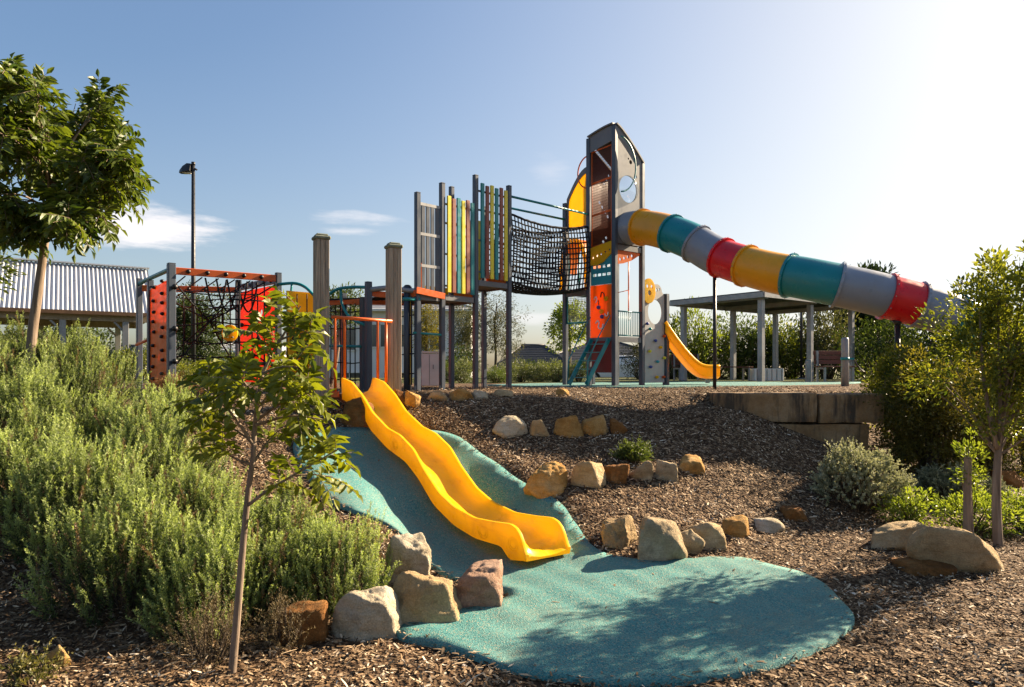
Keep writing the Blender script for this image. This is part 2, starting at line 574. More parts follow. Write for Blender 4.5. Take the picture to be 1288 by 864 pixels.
# ---- the teal rubber surface under the big slide
PADPX = [(408, 543), (432, 541), (462, 541), (510, 541), (556, 546), (600, 570), (640, 598), (680, 622), (708, 640), (722, 660), (742, 688),
         (775, 704), (830, 711), (885, 706), (935, 706), (1000, 722), (1045, 746), (1074, 780), (1062, 800), (1012, 828), (935, 852), (860, 864),
         (780, 866), (700, 859), (650, 850), (600, 833), (545, 816), (503, 806), (500, 794), (545, 783), (600, 768), (640, 752), (600, 738), (560, 728), (530, 706),
         (500, 672), (455, 650), (415, 634), (392, 610), (372, 578), (372, 556)]
PAD = [Vector((p.x, p.y)) for p in (G(x, y) for x, y in PADPX)]
PAD = catmull_closed(PAD, 6)


def in_poly(px, py, poly):
    c = np.zeros(px.shape, bool)
    for i in range(len(poly)):
        (x1, y1), (x2, y2) = poly[i - 1], poly[i]
        if y1 == y2: continue
        c ^= ((y1 > py) != (y2 > py)) & (px < (x2 - x1) * (py - y1) / (y2 - y1) + x1)
    return c


def sheet(name, poly, lift, step, mat, skirt, base=None, zf=None):
    poly = [Vector((p[0], p[1])) for p in poly]
    pa = np.array([tuple(p) for p in poly])
    gx, gy = np.meshgrid(np.arange(pa[:, 0].min(), pa[:, 0].max(), step), np.arange(pa[:, 1].min(), pa[:, 1].max(), step))
    gx = gx.ravel(); gy = gy.ravel()
    ins = in_poly(gx, gy, pa)
    dmin = np.full(gx.shape, 9.0)
    for p in pa: dmin = np.minimum(dmin, np.hypot(gx - p[0], gy - p[1]))
    ins &= dmin > step * .55
    n = len(poly)
    pts = poly + [Vector((a, b)) for a, b in zip(gx[ins], gy[ins])]
    vo, eo, fo, _, _, _ = delaunay_2d_cdt(pts, [(i, (i + 1) % n) for i in range(n)], [], 1, 1e-5)
    zf = zf or th
    P = np.array([tuple(p) for p in vo])
    Z = zf(P[:, 0], P[:, 1]) + lift
    edge = {}
    for t in fo:
        for i in range(len(t)): edge[(t[i - 1], t[i])] = 1
    border = [(a, b) for (a, b) in edge if (b, a) not in edge]
    m = MB()
    vs = [(p[0], p[1], z) for p, z in zip(P, Z)]
    k = len(vs)
    vs += [(p[0], p[1], z - skirt) for p, z in zip(P, Z)]
    m.add(vs, [tuple(f) for f in fo] + [(b, a, k + a, k + b) for a, b in border], True)
    return m.build(name, mat, None, (0, 0, 0), kind='structure')


sheet('rubber_surface', PAD, .035, .09, RUBBER, .12)
sheet('rubber_platform_surface', [(-.2, 14.4), (1.2, 13.6), (3.0, 13.4), (5.0, 15.0), (8.8, 17.6), (9.5, 18.6), (5, 18.8), (.5, 17), (-.6, 15.2)], .03, .4, RUBBER, .16)

# pale paved path seen low at the side, by the trunk
path_pts = [(5.6, 8.3), (6.4, 8.05), (8.5, 8.2), (12, 8.8), (12, 10.2), (8.5, 9.6), (6.6, 9.2), (5.8, 8.9)]
sheet('gravel_path', [(p.x, p.y) for p in catmull_closed([Vector(p) for p in path_pts], 5)], .03, .25, pmat('pale_path_gravel', (.30, .235, .165), .9, .3, 3, .5, 60), .1)

PADN = np.array([tuple(p) for p in PAD])


# ---- bark mulch: chips too many to count
def chips():
    r = np.random.default_rng(3)
    n = 188000
    x = r.uniform(-6.5, 8.6, n); y = 3.0 + 7.9 * r.random(n) ** 1.25
    m = 16000
    x = np.concatenate([x, r.uniform(-3.2, 8, m)]); y = np.concatenate([y, r.uniform(10.2, 14.5, m)])
    fx = (x / y) * F + 644
    keep = (fx > -60) & (fx < 1350)
    ins = in_poly(x, y, PADN)
    d = np.full(x.shape, 9.0)
    for p in PADN[::2]: d = np.minimum(d, np.hypot(x - p[0], y - p[1]))
    stray = ins & (d < .13) & (r.random(len(x)) < .55 * np.exp(-d / .035))
    stray2 = ins & (r.random(len(x)) < .0022)
    keep &= ~ins | stray | stray2
    keep &= ~((y > 9.6) & (y < 10.05) & (x > 2.95) & (x < 5.4))
    x = x[keep]; y = y[keep]; ins = ins[keep]
    n = len(x)
    e = .04
    z = th(x, y); zx = (th(x + e, y) - z) / e; zy = (th(x, y + e) - z) / e
    nor = np.stack([-zx, -zy, np.ones(n)], -1)
    nor += r.normal(0, .30, (n, 3)) * np.where(ins, .1, 1)[:, None]
    nor /= np.linalg.norm(nor, axis=1)[:, None]
    a = r.uniform(0, 6.283, n)
    t = np.stack([np.cos(a), np.sin(a), np.zeros(n)], -1)
    t -= nor * (t * nor).sum(1)[:, None]; t /= np.linalg.norm(t, axis=1)[:, None]
    b = np.cross(nor, t)
    L = (.008 + .024 * r.random(n) ** 2.0 + (r.random(n) < .05) * .024)[:, None]
    W = (.0028 + .0055 * r.random(n) ** 1.5)[:, None]
    lift = np.where(ins, .035 + .004, r.uniform(.003, .030, n))
    c = np.stack([x, y, z + lift], -1)
    k = W * r.uniform(.1, .9, (n, 1))
    bend = nor * (L * r.uniform(-.12, .18, (n, 1)))
    tp = r.uniform(.4, 1, (n, 1)); tq = r.uniform(.4, 1, (n, 1))
    v = np.stack([c - t * L - b * W * tp, c - t * L + b * W * tp, c + b * W + bend, c + t * L + b * W * tq, c + t * L - b * W * tq, c - b * W + bend], 1).reshape(-1, 3)
    i = np.arange(n)[:, None] * 6
    q = np.concatenate([i + np.array([[0, 5, 2, 1]]), i + np.array([[5, 4, 3, 2]])], 1).reshape(-1, 4)
    patch = .5 + .5 * np.sin(1.3 * x + 2.1 * y) * np.sin(2.3 * x - 1.1 * y + 1)
    tint = np.clip(r.beta(1.25, 1.9, n) + .22 * (patch - .5), 0, 1)
    o = mesh_np('bark_mulch', v, q, chipmat(), tint=np.repeat(tint, 2))
    tag(o, kind='stuff')


chips()

# ---- sky, sun, camera
world = bpy.data.worlds.new('World'); SC.world = world; world.use_nodes = True
N = world.node_tree.nodes; L = world.node_tree.links
for n_ in list(N): N.remove(n_)
SUN_EL, SUN_AZ = 27.0, 60.0      # azimuth from +Y towards +X
sky = N.new('ShaderNodeTexSky'); sky.sky_type = 'NISHITA'; sky.sun_disc = False
sky.sun_elevation = R(SUN_EL); sky.sun_rotation = R(SUN_AZ)
sky.air_density = 1.0; sky.dust_density = 2.4; sky.ozone_density = 1.3; sky.altitude = 50
tc = N.new('ShaderNodeTexCoord')
dirv = tc.outputs['Generated']
mp = N.new('ShaderNodeMapping'); mp.inputs['Scale'].default_value = (5, 5, 26); L.new(dirv, mp.inputs[0])
cn = noise(N, L, mp.outputs[0], 1.5, 9, .62)
mp2 = N.new('ShaderNodeMapping'); mp2.inputs['Scale'].default_value = (14, 14, 75); L.new(dirv, mp2.inputs[0])
cn2 = noise(N, L, mp2.outputs[0], 1.2, 7, .6)


def cloud(px, py, rx, rz, lo, hi, src):
    """one soft cloud round a compass direction"""
    d = Vector(((px - 644) / F, 1, (465 - py) / F)).normalized()
    sub = N.new('ShaderNodeVectorMath'); sub.operation = 'SUBTRACT'; L.new(dirv, sub.inputs[0]); sub.inputs[1].default_value = d
    mul = N.new('ShaderNodeVectorMath'); mul.operation = 'MULTIPLY'; L.new(sub.outputs[0], mul.inputs[0]); mul.inputs[1].default_value = (1 / rx, 1 / rx, 1 / rz)
    ln = N.new('ShaderNodeVectorMath'); ln.operation = 'LENGTH'; L.new(mul.outputs[0], ln.inputs[0])
    fall = N.new('ShaderNodeMapRange'); fall.interpolation_type = 'SMOOTHSTEP'; L.new(ln.outputs['Value'], fall.inputs[0])
    fall.inputs[1].default_value = 0.0; fall.inputs[2].default_value = 1.0; fall.inputs[3].default_value = 1.0; fall.inputs[4].default_value = 0.0
    # coverage = fall + noise - 1
    s1 = N.new('ShaderNodeMath'); s1.operation = 'ADD'; L.new(fall.outputs[0], s1.inputs[0]); L.new(src, s1.inputs[1])
    mr = N.new('ShaderNodeMapRange'); mr.interpolation_type = 'SMOOTHSTEP'; L.new(s1.outputs[0], mr.inputs[0]); mr.inputs[1].default_value = lo; mr.inputs[2].default_value = hi
    return mr.outputs[0]


cl = [cloud(175, 284, .19, .058, .88, 1.45, cn2), cloud(190, 288, .12, .036, .80, 1.4, cn), cloud(450, 274, .15, .026, 1.06, 1.85, cn2),
      cloud(440, 291, .09, .016, 1.03, 1.8, cn2), cloud(690, 215, .07, .05, 1.0, 1.9, cn2), cloud(672, 400, .09, .022, .85, 1.6, cn2)]
amt = None
for k_, o_ in enumerate(cl):
    wv = [.97, .95, .75, .6, .28, .5][k_]
    m_ = N.new('ShaderNodeMath'); m_.operation = 'MULTIPLY'; L.new(o_, m_.inputs[0]); m_.inputs[1].default_value = wv
    if amt is None: amt = m_.outputs[0]
    else:
        a_ = N.new('ShaderNodeMath'); a_.operation = 'MAXIMUM'; L.new(amt, a_.inputs[0]); L.new(m_.outputs[0], a_.inputs[1]); amt = a_.outputs[0]
# soft shoulder: keeps the glare round the sun from burning out
bw = N.new('ShaderNodeRGBToBW'); L.new(sky.outputs[0], bw.inputs[0])
ma = N.new('ShaderNodeMath'); ma.operation = 'MULTIPLY_ADD'; L.new(bw.outputs[0], ma.inputs[0]); ma.inputs[1].default_value = .19; ma.inputs[2].default_value = 1
hs = N.new('ShaderNodeHueSaturation'); hs.inputs['Saturation'].default_value = 1.12; L.new(sky.outputs[0], hs.inputs['Color'])
dv = N.new('ShaderNodeVectorMath'); dv.operation = 'DIVIDE'; L.new(hs.outputs[0], dv.inputs[0]); L.new(ma.outputs[0], dv.inputs[1])
gl = N.new('ShaderNodeMapRange'); L.new(bw.outputs[0], gl.inputs[0]); gl.inputs[1].default_value = 2.0; gl.inputs[2].default_value = 11; gl.inputs[4].default_value = .85
hazy = mixc(N, L, gl.outputs[0], dv.outputs[0], (4.25, 4.45, 4.65))
skyc = mixc(N, L, amt, hazy, (4.2, 4.05, 4.1))
bg = N.new('ShaderNodeBackground'); L.new(skyc, bg.inputs[0]); bg.inputs[1].default_value = .067
wo = N.new('ShaderNodeOutputWorld'); L.new(bg.outputs[0], wo.inputs[0])

sl = bpy.data.lights.new('sun', 'SUN'); sl.energy = 5.0; sl.angle = R(.5); sl.color = (1, .80, .56)
so = bpy.data.objects.new('sun', sl); LINK(so)
tosun = Vector((math.sin(R(SUN_AZ)) * math.cos(R(SUN_EL)), math.cos(R(SUN_AZ)) * math.cos(R(SUN_EL)), math.sin(R(SUN_EL))))
so.rotation_euler = tosun.to_track_quat('Z', 'Y').to_euler()

cam = bpy.data.cameras.new('camera'); co = bpy.data.objects.new('camera', cam); LINK(co)
co.location = (0, 0, EYE); co.rotation_euler = (R(90), 0, 0)
cam.lens = 24; cam.sensor_width = 36; cam.shift_y = 33 / 1288; cam.clip_end = 3000; cam.clip_start = .1
SC.camera = co
SC.view_settings.view_transform = 'Standard'; SC.view_settings.look = 'None'
SC.view_settings.exposure = 1.95; SC.view_settings.gamma = 1; SC.view_settings.use_curve_mapping = False
SC.cycles.max_bounces = 6; SC.cycles.diffuse_bounces = 3; SC.cycles.transmission_bounces = 4; SC.cycles.transparent_max_bounces = 6
SC.cycles.use_denoising = True

# ================================================================== ROCKS
_ico = bmesh.new(); bmesh.ops.create_icosphere(_ico, subdivisions=5, radius=1)
ICO_V = np.array([v.co[:] for v in _ico.verts]); ICO_F = np.array([[v.index for v in f.verts] for f in _ico.faces]); _ico.free()
_ico = bmesh.new(); bmesh.ops.create_icosphere(_ico, subdivisions=4, radius=1)
ICO4_V = np.array([v.co[:] for v in _ico.verts]); ICO4_F = np.array([[v.index for v in f.verts] for f in _ico.faces]); _ico.free()


def rock(px, py, w, h, style, label, group, yaw=0.0, depth=.85, seed=0, sink=.34, boxy=.75, d=None, hi=False, slope=(0, 0), taper=.14):
    """a weathered block: w,h in photograph pixels, py = its foot"""
    g = G(px, py) if d is None else at(px, py, d)
    s = g.y / F
    W, H = w * s * 1.08, h * s
    D = W * depth
    r = np.random.default_rng(100 + seed)
    IV, IF = (ICO_V, ICO_F) if hi else (ICO4_V, ICO4_F)
    V = IV
    # planes of an irregular box plus a few chipped corners
    pl = []
    for ax in range(3):
        for sg in (-1, 1):
            nn = np.zeros(3); nn[ax] = sg
            nn += r.normal(0, .24, 3); nn /= np.linalg.norm(nn)
            pl.append((nn, r.uniform(.62, .80)))
    for k in range(13):
        nn = r.normal(0, 1, 3); nn /= np.linalg.norm(nn)
        pl.append((nn, r.uniform(.70, .95)))
    P = 7 + 50 * boxy
    acc = np.zeros(len(V))
    for nn, hh in pl:
        acc += np.maximum(V @ nn / hh, 0) ** P
    rad = acc ** (-1 / P)
    if boxy < .15: rad = .55 * rad / rad.mean() + .45
    V = V * rad[:, None]
    V = V / np.abs(V).max(0)
    ex = V * np.array([W / 2, D / 2, (H / 2) * (1 + sink)])
    tp = 1 - taper * (V[:, 2] + .2); ex[:, 0] *= tp; ex[:, 1] *= tp
    c, sn = math.cos(yaw), math.sin(yaw)
    ex = np.stack([ex[:, 0] * c - ex[:, 1] * sn, ex[:, 0] * sn + ex[:, 1] * c, ex[:, 2] + slope[0] * ex[:, 0] + slope[1] * ex[:, 1]], -1)
    size = (W + H) / 2
    off = Vector(r.uniform(-50, 50, 3))
    nr = IV / np.linalg.norm(IV, axis=1)[:, None]
    disp = np.empty(len(ex)); rg = .35 + .65 * min(1, boxy / .7)
    for i, p in enumerate(ex):
        q = Vector(p) / size
        disp[i] = .05 * mn.noise(q * 2.0 + off) + rg * (.045 * mn.noise(q * 4.6 + off) - .022 * max(0, .16 - abs(mn.noise(q * 3.1 + off * 2))) / .16 + .028 * abs(mn.noise(q * 9 + off)) + .014 * mn.noise(q * 20 + off))
    ex = ex + nr * (disp * size)[:, None]
    org = Vector((g.x, g.y + D * .38, g.z))
    ex += np.array([org.x, org.y, org.z + H / 2 * (1 - sink)])
    o = mesh_np('rock', ex, IF, RK[style], smooth=True, org=org)
    tag(o, label, 'rock', group)
    return o


RG1, RG2, RG3, RG4, RG5, RG6 = 'rocks in the upper row on the mulch bank', 'rocks in the middle row on the mulch bank', 'rocks in the lower row beside the teal rubber', 'rocks between the lavender and the teal rubber', 'rocks along the rim of the play level', 'boulders on the mulch beside the young tree'
ROCKS = [
    (641, 549, 44, 25, 'pale', 'pale cream rock at the slide end of the upper rock row', RG1),
    (677, 549, 27, 22, 'tan', 'small squarish tan rock second from the cream one in the upper row', RG1),
    (714, 549, 37, 26, 'orange', 'rusty orange rock in the middle of the upper rock row', RG1),
    (748, 548, 36, 25, 'orange', 'ochre block with a flat top, fourth rock of the upper row', RG1),
    (777, 545, 22, 21, 'brown', 'small dark rusty rock ending the upper row', RG1),
    (692, 624, 60, 42, 'orange', 'large pointed orange rock at the teal edge starting the middle row', RG2),
    (741, 614, 42, 34, 'tan', 'tan block beside the pointed orange rock in the middle row', RG2),
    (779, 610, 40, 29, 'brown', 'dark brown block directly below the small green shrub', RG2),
    (813, 607, 34, 28, 'grey', 'upright grey tan block next to the dark brown block', RG2),
    (839, 604, 28, 24, 'grey', 'small mossy grey rock near the end of the middle row', RG2),
    (872, 597, 36, 22, 'orange', 'low orange rock set apart at the end of the middle row', RG2),
    (780, 688, 46, 40, 'tan', 'yellowish tan rock left of the big grey boulder by the rubber', RG3),
    (832, 709, 66, 54, 'grey', 'big rounded grey tan boulder touching the teal rubber edge', RG3),
    (868, 699, 34, 36, 'grey', 'narrow greyish rock squeezed against the big boulder', RG3),
    (893, 692, 46, 38, 'tan', 'tan cracked block behind the lower row boulder', RG3),
    (930, 677, 36, 25, 'orange', 'bright orange wedge shaped rock near the lower row end', RG3),
    (972, 670, 40, 15, 'pale', 'flat pale stone lying low beyond the orange wedge', RG3),
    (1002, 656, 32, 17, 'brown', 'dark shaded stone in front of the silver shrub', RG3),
    (508, 736, 60, 72, 'pale', 'tall white rock behind the lavender, on top of the tan blocks', RG4),
    (534, 787, 88, 62, 'tan', 'wide tan block between the cream rock and the pink rock', RG4),
    (602, 769, 68, 54, 'pink', 'pinkish block at the tip of the mulch pocket', RG4),
    (452, 809, 90, 66, 'pale', 'cream rock at the foot of the lavender', RG4),
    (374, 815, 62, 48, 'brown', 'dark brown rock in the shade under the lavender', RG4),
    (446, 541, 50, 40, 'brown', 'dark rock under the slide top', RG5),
    (518, 513, 24, 22, 'orange', 'ochre rock beside the slide walls on the rim', RG5),
    (500, 512, 18, 24, 'brown', 'narrow brown rim rock just behind the slide wall', RG5),
    (549, 504, 30, 13, 'tan', 'low flat tan stone on the rim', RG5),
    (579, 503, 28, 15, 'orange', 'ochre stone on the rim below the slat tower', RG5),
    (603, 502, 22, 11, 'pale', 'small pale stone next to the ochre rim stone', RG5),
    (634, 499, 30, 9, 'tan', 'thin tan slab on the rim below the rope bridge', RG5),
    (708, 498, 18, 10, 'orange', 'lone little orange stone on the mulch rim below the tower', RG5),
    (1142, 694, 90, 36, 'tan', 'tilted flat slab behind the big boulder by the stake', RG6),
    (1218, 723, 120, 54, 'tan', 'big smooth tan boulder in front of the young tree trunk', RG6),
    (1174, 726, 72, 18, 'brown', 'low brown stone at the foot of the big tan boulder', RG6),
    (1274, 614, 46, 24, 'brown', 'brown rock beside the pale path behind the trunk', RG6),
    (68, 842, 26, 27, 'orange', 'small ochre stone alone on dark mulch', RG6),
]
HI = {5, 11, 12, 18, 19, 20, 21, 31, 32}
for i_, rk in enumerate(ROCKS):
    kw = dict(seed=i_, hi=i_ in HI, yaw=random.uniform(-.25, .25))
    if i_ == 31: kw.update(slope=(.25, .1), boxy=.25, depth=.6, sink=.3, taper=.25)
    if i_ == 32: kw.update(slope=(-.17, 0), boxy=.14, depth=.62, sink=.25, taper=.2)
    if i_ == 21: kw.update(slope=(.22, 0), boxy=.9, yaw=-.2)
    if i_ == 20: kw.update(slope=(.12, 0), boxy=.9, yaw=.15)
    if i_ == 19: kw.update(slope=(-.06, 0), boxy=.9)
    if i_ == 11: kw.update(slope=(-.10, .1))
    if i_ in (16, 28, 30, 29): kw.update(boxy=.2)
    if i_ == 12: kw.update(boxy=.3)
    if i_ == 18: kw.update(depth=.7)
    rock(*rk, **kw)

# ================================================================== RETAINING WALL
wall = thing('retaining_wall', 'low wall of big stained sandstone blocks holding back the upper play level', 'wall', (4.2, 9.9, -.9))


def block(p0, p1, thick, z0, z1, seed):
    p0 = Vector((p0[0], p0[1], 0)); p1 = Vector((p1[0], p1[1], 0))
    ax = (p1 - p0); ln = ax.length; ax.normalize(); nv = Vector((ax.y, -ax.x, 0))
    nx, nz = max(3, int(ln / .035)), max(3, int((z1 - z0) / .035))
    ny = 8
    m = MB(); off = Vector((seed * 7.3, 1.7, 3.1))

    def P(a, b, c):
        p = p0 + ax * (a * ln) - nv * (b * thick) + Vector((0, 0, z0 + c * (z1 - z0)))
        e = min(min(a, 1 - a) * ln, min(c, 1 - c) * (z1 - z0), min(b, 1 - b) * thick)
        ctr = p0 + ax * (ln / 2) - nv * (thick / 2) + Vector((0, 0, (z0 + z1) / 2))
        k = mn.noise(p * 4 + off) * .016 + mn.noise(p * 13 + off) * .008 + abs(mn.noise(p * 30 + off)) * .005
        edges = sorted([min(a, 1 - a) * ln, min(c, 1 - c) * (z1 - z0), min(b, 1 - b) * thick])
        rr = .02
        rnd = max(0, rr - edges[1]) ** 2 / rr * .6
        return p + (p - ctr).normalized() * (k - rnd - .008)

    def face(fn, na, nb, flip):
        vs = [fn(i / na, j / nb) for j in range(nb + 1) for i in range(na + 1)]
        fs = []
        for j in range(nb):
            for i in range(na):
                q = (j * (na + 1) + i, j * (na + 1) + i + 1, (j + 1) * (na + 1) + i + 1, (j + 1) * (na + 1) + i)
                fs.append(q if not flip else q[::-1])
        m.add(vs, fs, True)
    face(lambda a, c: P(a, 0, c), nx, nz, False); face(lambda a, c: P(a, 1, c), nx, nz, True)
    face(lambda a, b: P(a, b, 1), nx, ny, False); face(lambda a, b: P(a, b, 0), nx, ny, True)
    face(lambda b, c: P(0, b, c), ny, nz, True); face(lambda b, c: P(1, b, c), ny, nz, False)
    m.build('block', WALLM, wall)


block((2.88, 9.68), (4.345, 9.7), .48, -.39, .03, 1)
block((4.36, 9.69), (5.30, 9.7), .48, -.405, .02, 2)
block((3.5, 9.71), (5.10, 9.72), .46, -.84, -.41, 3)
block((3.9, 9.72), (5.05, 9.73), .46, -1.28, -.85, 4)
block((5.30, 10.2), (5.32, 11.6), .45, -.42, .01, 5)
block((5.12, 10.2), (5.14, 11.5), .45, -.86, -.43, 6)
block((5.32, 11.62), (5.34, 13.2), .45, -.44, .0, 7)

# ================================================================== THE BIG YELLOW WAVE SLIDE
def along(px):
    k = (px - 644) / F
    return (k * 9.5 + 2.367) / (2.49 + 3.64 * k)


LT = [(430, 474.6), (442, 480), (455, 496), (468, 518), (487, 538), (503, 547), (520, 565), (533, 590), (552, 619), (571, 637), (597, 651), (623, 656), (643, 658.5), (652, 666), (658.5, 682), (661.5, 698), (662.5, 704)]
LB = [(430, 502), (443, 509), (455, 521), (466, 541), (487, 564), (510, 581), (526, 602), (545, 635), (571, 661), (597, 677), (633, 688), (638, 704), (662, 706)]


def prof(tab):
    ts = [along(x) for x, y in tab]
    zs = [EYE - (y - 465) / F * (9.5 - 3.64 * t) for (x, y), t in zip(tab, ts)]
    return ts, zs


tT, zT = prof(LT); tB, zB = prof(LB)
slide = thing('wave_slide', 'long yellow wavy slide running down the bank onto the teal rubber', 'slide', (.1, 6.0, gz(.1, 6.0) + .035))
SLW = .475
pdir = Vector((2.49, -3.64, 0)).normalized(); pperp = Vector((-pdir.y, pdir.x, 0))
if pperp.x < 0: pperp = -pperp
ts = sorted(set([i / 90 for i in range(0, 91)] + [.985, .975, .965, .995]))
tsm = np.array(ts)


def sm(tab_t, tab_z, t, k=.02):
    return sum(np.interp(t + d_, tab_t, tab_z) for d_ in (-k, -k / 2, 0, k / 2, k)) / 5


zt = sm(tT, zT, tsm, .008); zb = sm(tB, zB, tsm, .012)
zb = np.minimum(zb, zt - .02)
tEnd = tT[-1]
rows = []
for t, a, b in zip(tsm * tEnd, np.interp(tsm * tEnd, tsm, zt), np.interp(tsm * tEnd, tsm, zb)):
    c = Vector((-2.367 + 2.49 * t, 9.5 - 3.64 * t, 0))
    h = a - b
    bed = b + min(.075, h * .35)
    bed = max(bed, a - .215)
    w = SLW
    lip = min(.02, h * .3)
    sec = [(0, b), (-.012, a - lip), (-.008, a - .004), (.010, a), (.022, a - .004), (.030, a - lip - .01), (.050, bed + min(.09, (a - bed) * .5)), (.09, bed + min(.025, (a - bed) * .3)), (.15, bed), (w / 2, bed - min(.01, h * .05))]
    full = sec + [(w - x, z) for x, z in reversed(sec[:-1])]
    rows.append([c + pperp * x + Vector((0, 0, z)) for x, z in full])
m = MB(); nk = len(rows[0])
vs = [p for r_ in rows for p in r_]
fs = []
for i in range(len(rows) - 1):
    for k in range(nk):
        k2 = (k + 1) % nk
        fs.append((i * nk + k, i * nk + k2, (i + 1) * nk + k2, (i + 1) * nk + k))
fs += [tuple(range(nk)), tuple((len(rows) - 1) * nk + k for k in reversed(range(nk)))]
m.add(vs, fs, True)
chute = m.build('chute', SLIDEY, slide)
chute.data.set_sharp_from_angle(angle=R(42))
# moulded rings on the outer wall, as on the real side panel
for px_, rr in ((608, .085), (608, .055), (646, .075), (646, .048), (498, .07), (498, .045)):
    t = along(px_)
    a = float(np.interp(t, tsm, zt)); b = float(np.interp(t, tsm, zb))
    c = Vector((-2.367 + 2.49 * t, 9.5 - 3.64 * t, (a + b) / 2 - .01)) - pperp * .005
    m = MB(); m.tube([c + pdir * rr * math.cos(q / 16 * 6.283) + Vector((0, 0, rr * .8 * math.sin(q / 16 * 6.283))) for q in range(16)], .0028, 5, closed=True)
    m.build('moulded_ring', SLIDEY, slide)
m = MB()
e0 = Vector((.10, 5.98, 0)) + pperp * .26
m.bar(Vector((e0.x, e0.y, gz(e0.x, e0.y) + .02)), Vector((e0.x, e0.y, -1.305)), .12, .10)
m.build('foot', DARKM, slide); m = MB()
e1 = Vector((-.42, 6.72, 0)) + pperp * .26
m.bar(Vector((e1.x, e1.y, gz(e1.x, e1.y))), Vector((e1.x, e1.y, float(np.interp(along(604), tsm, zb)) - .005)), .08, .08)
m.build('foot', DARKM, slide)

# platform, gate and timber posts at its top
PL, PRt = Vector((-2.655, 9.5, 0)), Vector((-1.735, 10.0, 0))
dk = thing('slide_platform', 'dark timber landing between the two grey posts at the slide top', 'platform', (-2.1, 10.1, 0))
ax = (PRt - PL).normalized(); bk = Vector((-ax.y, ax.x, 0))
m = MB()
for i in range(7):
    c = (PL + PRt) / 2 + bk * (.06 + .15 * i)
    m.bar(c - ax * .62, c + ax * .62, .142, .04)
    m.v[-8:] = [(v[0], v[1], v[2] + .0) for v in m.v[-8:]]
m.build('deck_board', DECK, dk, bevel=.004)
m = MB()
for q in (-.55, .02, .55):
    c = (PL + PRt) / 2 + ax * q - Vector((0, 0, .09))
    m.bar(c + bk * .0, c + bk * 1.1, .06, .13)
c = (PL + PRt) / 2 - Vector((0, 0, .085)) - bk * .03
m.bar(c - ax * .62, c + ax * .62, .04, .17)
m.build('joist', DECK, dk, bevel=.004)
for p, zt_, lb in ((PL, 2.16, 'taller looking grey timber post at the sapling side of the slide top'), (PRt, 2.13, 'grey timber post at the slat tower side of the slide top')):
    z0 = min(0, gz(p.x, p.y)) - .3
    t_ = thing('timber_post', lb, 'post', (p.x, p.y, z0), 'weathered timber posts at the slide top')
    m = MB()
    for i in range(3):
        c = p + ax * (-.062 + .062 * i)
        m.bar(c + Vector((0, 0, z0)), c + Vector((0, 0, zt_)), .060, .19, side=ax)
    m.build('shaft', TIMBER, t_, bevel=.006)
    m = MB()
    m.bar(p + Vector((0, 0, zt_ + .002)), p + Vector((0, 0, zt_ + .055)), .225, .225, side=ax)
    m.bar(p + Vector((0, 0, zt_ + .055)), p + Vector((0, 0, zt_ + .085)), .17, .17, side=ax)
    m.build('cap', pmat('mossy_post_cap', (.15, .17, .13), .8, .25, 8, .3, 50), t_, bevel=.018)
gate = thing('gate_rail', 'orange tubular guard rail above the slide entrance', 'rail', (-2.2, 9.6, 0))
m = MB()
off = -bk * .13
a_ = PL + ax * .11 + off; b_ = PRt - ax * .07 + off
m.tube([a_ + Vector((0, 0, 1.09)), b_ + Vector((0, 0, 1.06))], .024, 8)
m.build('top_rail', ORANGE, gate)
for f_, zl in ((.06, .0), (.21, .22), (.76, .22), (.90, .18)):
    p = a_.lerp(b_, f_); m = MB()
    pts = [p + Vector((0, 0, 1.08))]
    if f_ in (.21,): pts = [p + ax * -.02 + Vector((0, 0, 1.08)), p + Vector((0, 0, 1.0))]
    m.tube(pts + [p + Vector((0, 0, zl))], .021, 8)
    if zl == 0: m.bar(p + Vector((0, 0, -.02)), p + Vector((0, 0, .06)), .1, .06)
    m.build('upright', ORANGE, gate)

# ================================================================== PLAY EQUIPMENT
U = Vector((.722, .692, 0)).normalized(); V = Vector((.692, -.722, 0)).normalized(); ZV = Vector((0, 0, 1))


def v3(x, y, z=0): return Vector((x, y, z))


def post(p, ztop, parent, w=.088, z0=-.1, name='post', foot=True, mat=None):
    m = MB(); m.bar(v3(p.x, p.y, z0), v3(p.x, p.y, ztop), w, w, side=U)
    o = m.build(name, mat or POST, parent, bevel=.010)
    m = MB(); m.bar(v3(p.x, p.y, ztop + .001), v3(p.x, p.y, ztop + .016), w * .92, w * .92, side=U)
    m.build('end_cap', POST, o)
    if foot:
        m = MB(); m.bar(v3(p.x, p.y, max(z0, 0)), v3(p.x, p.y, .09), w * 1.12, w * .5, side=U)
        m.build('foot_bracket', GALV, o, bevel=.004)
    return o


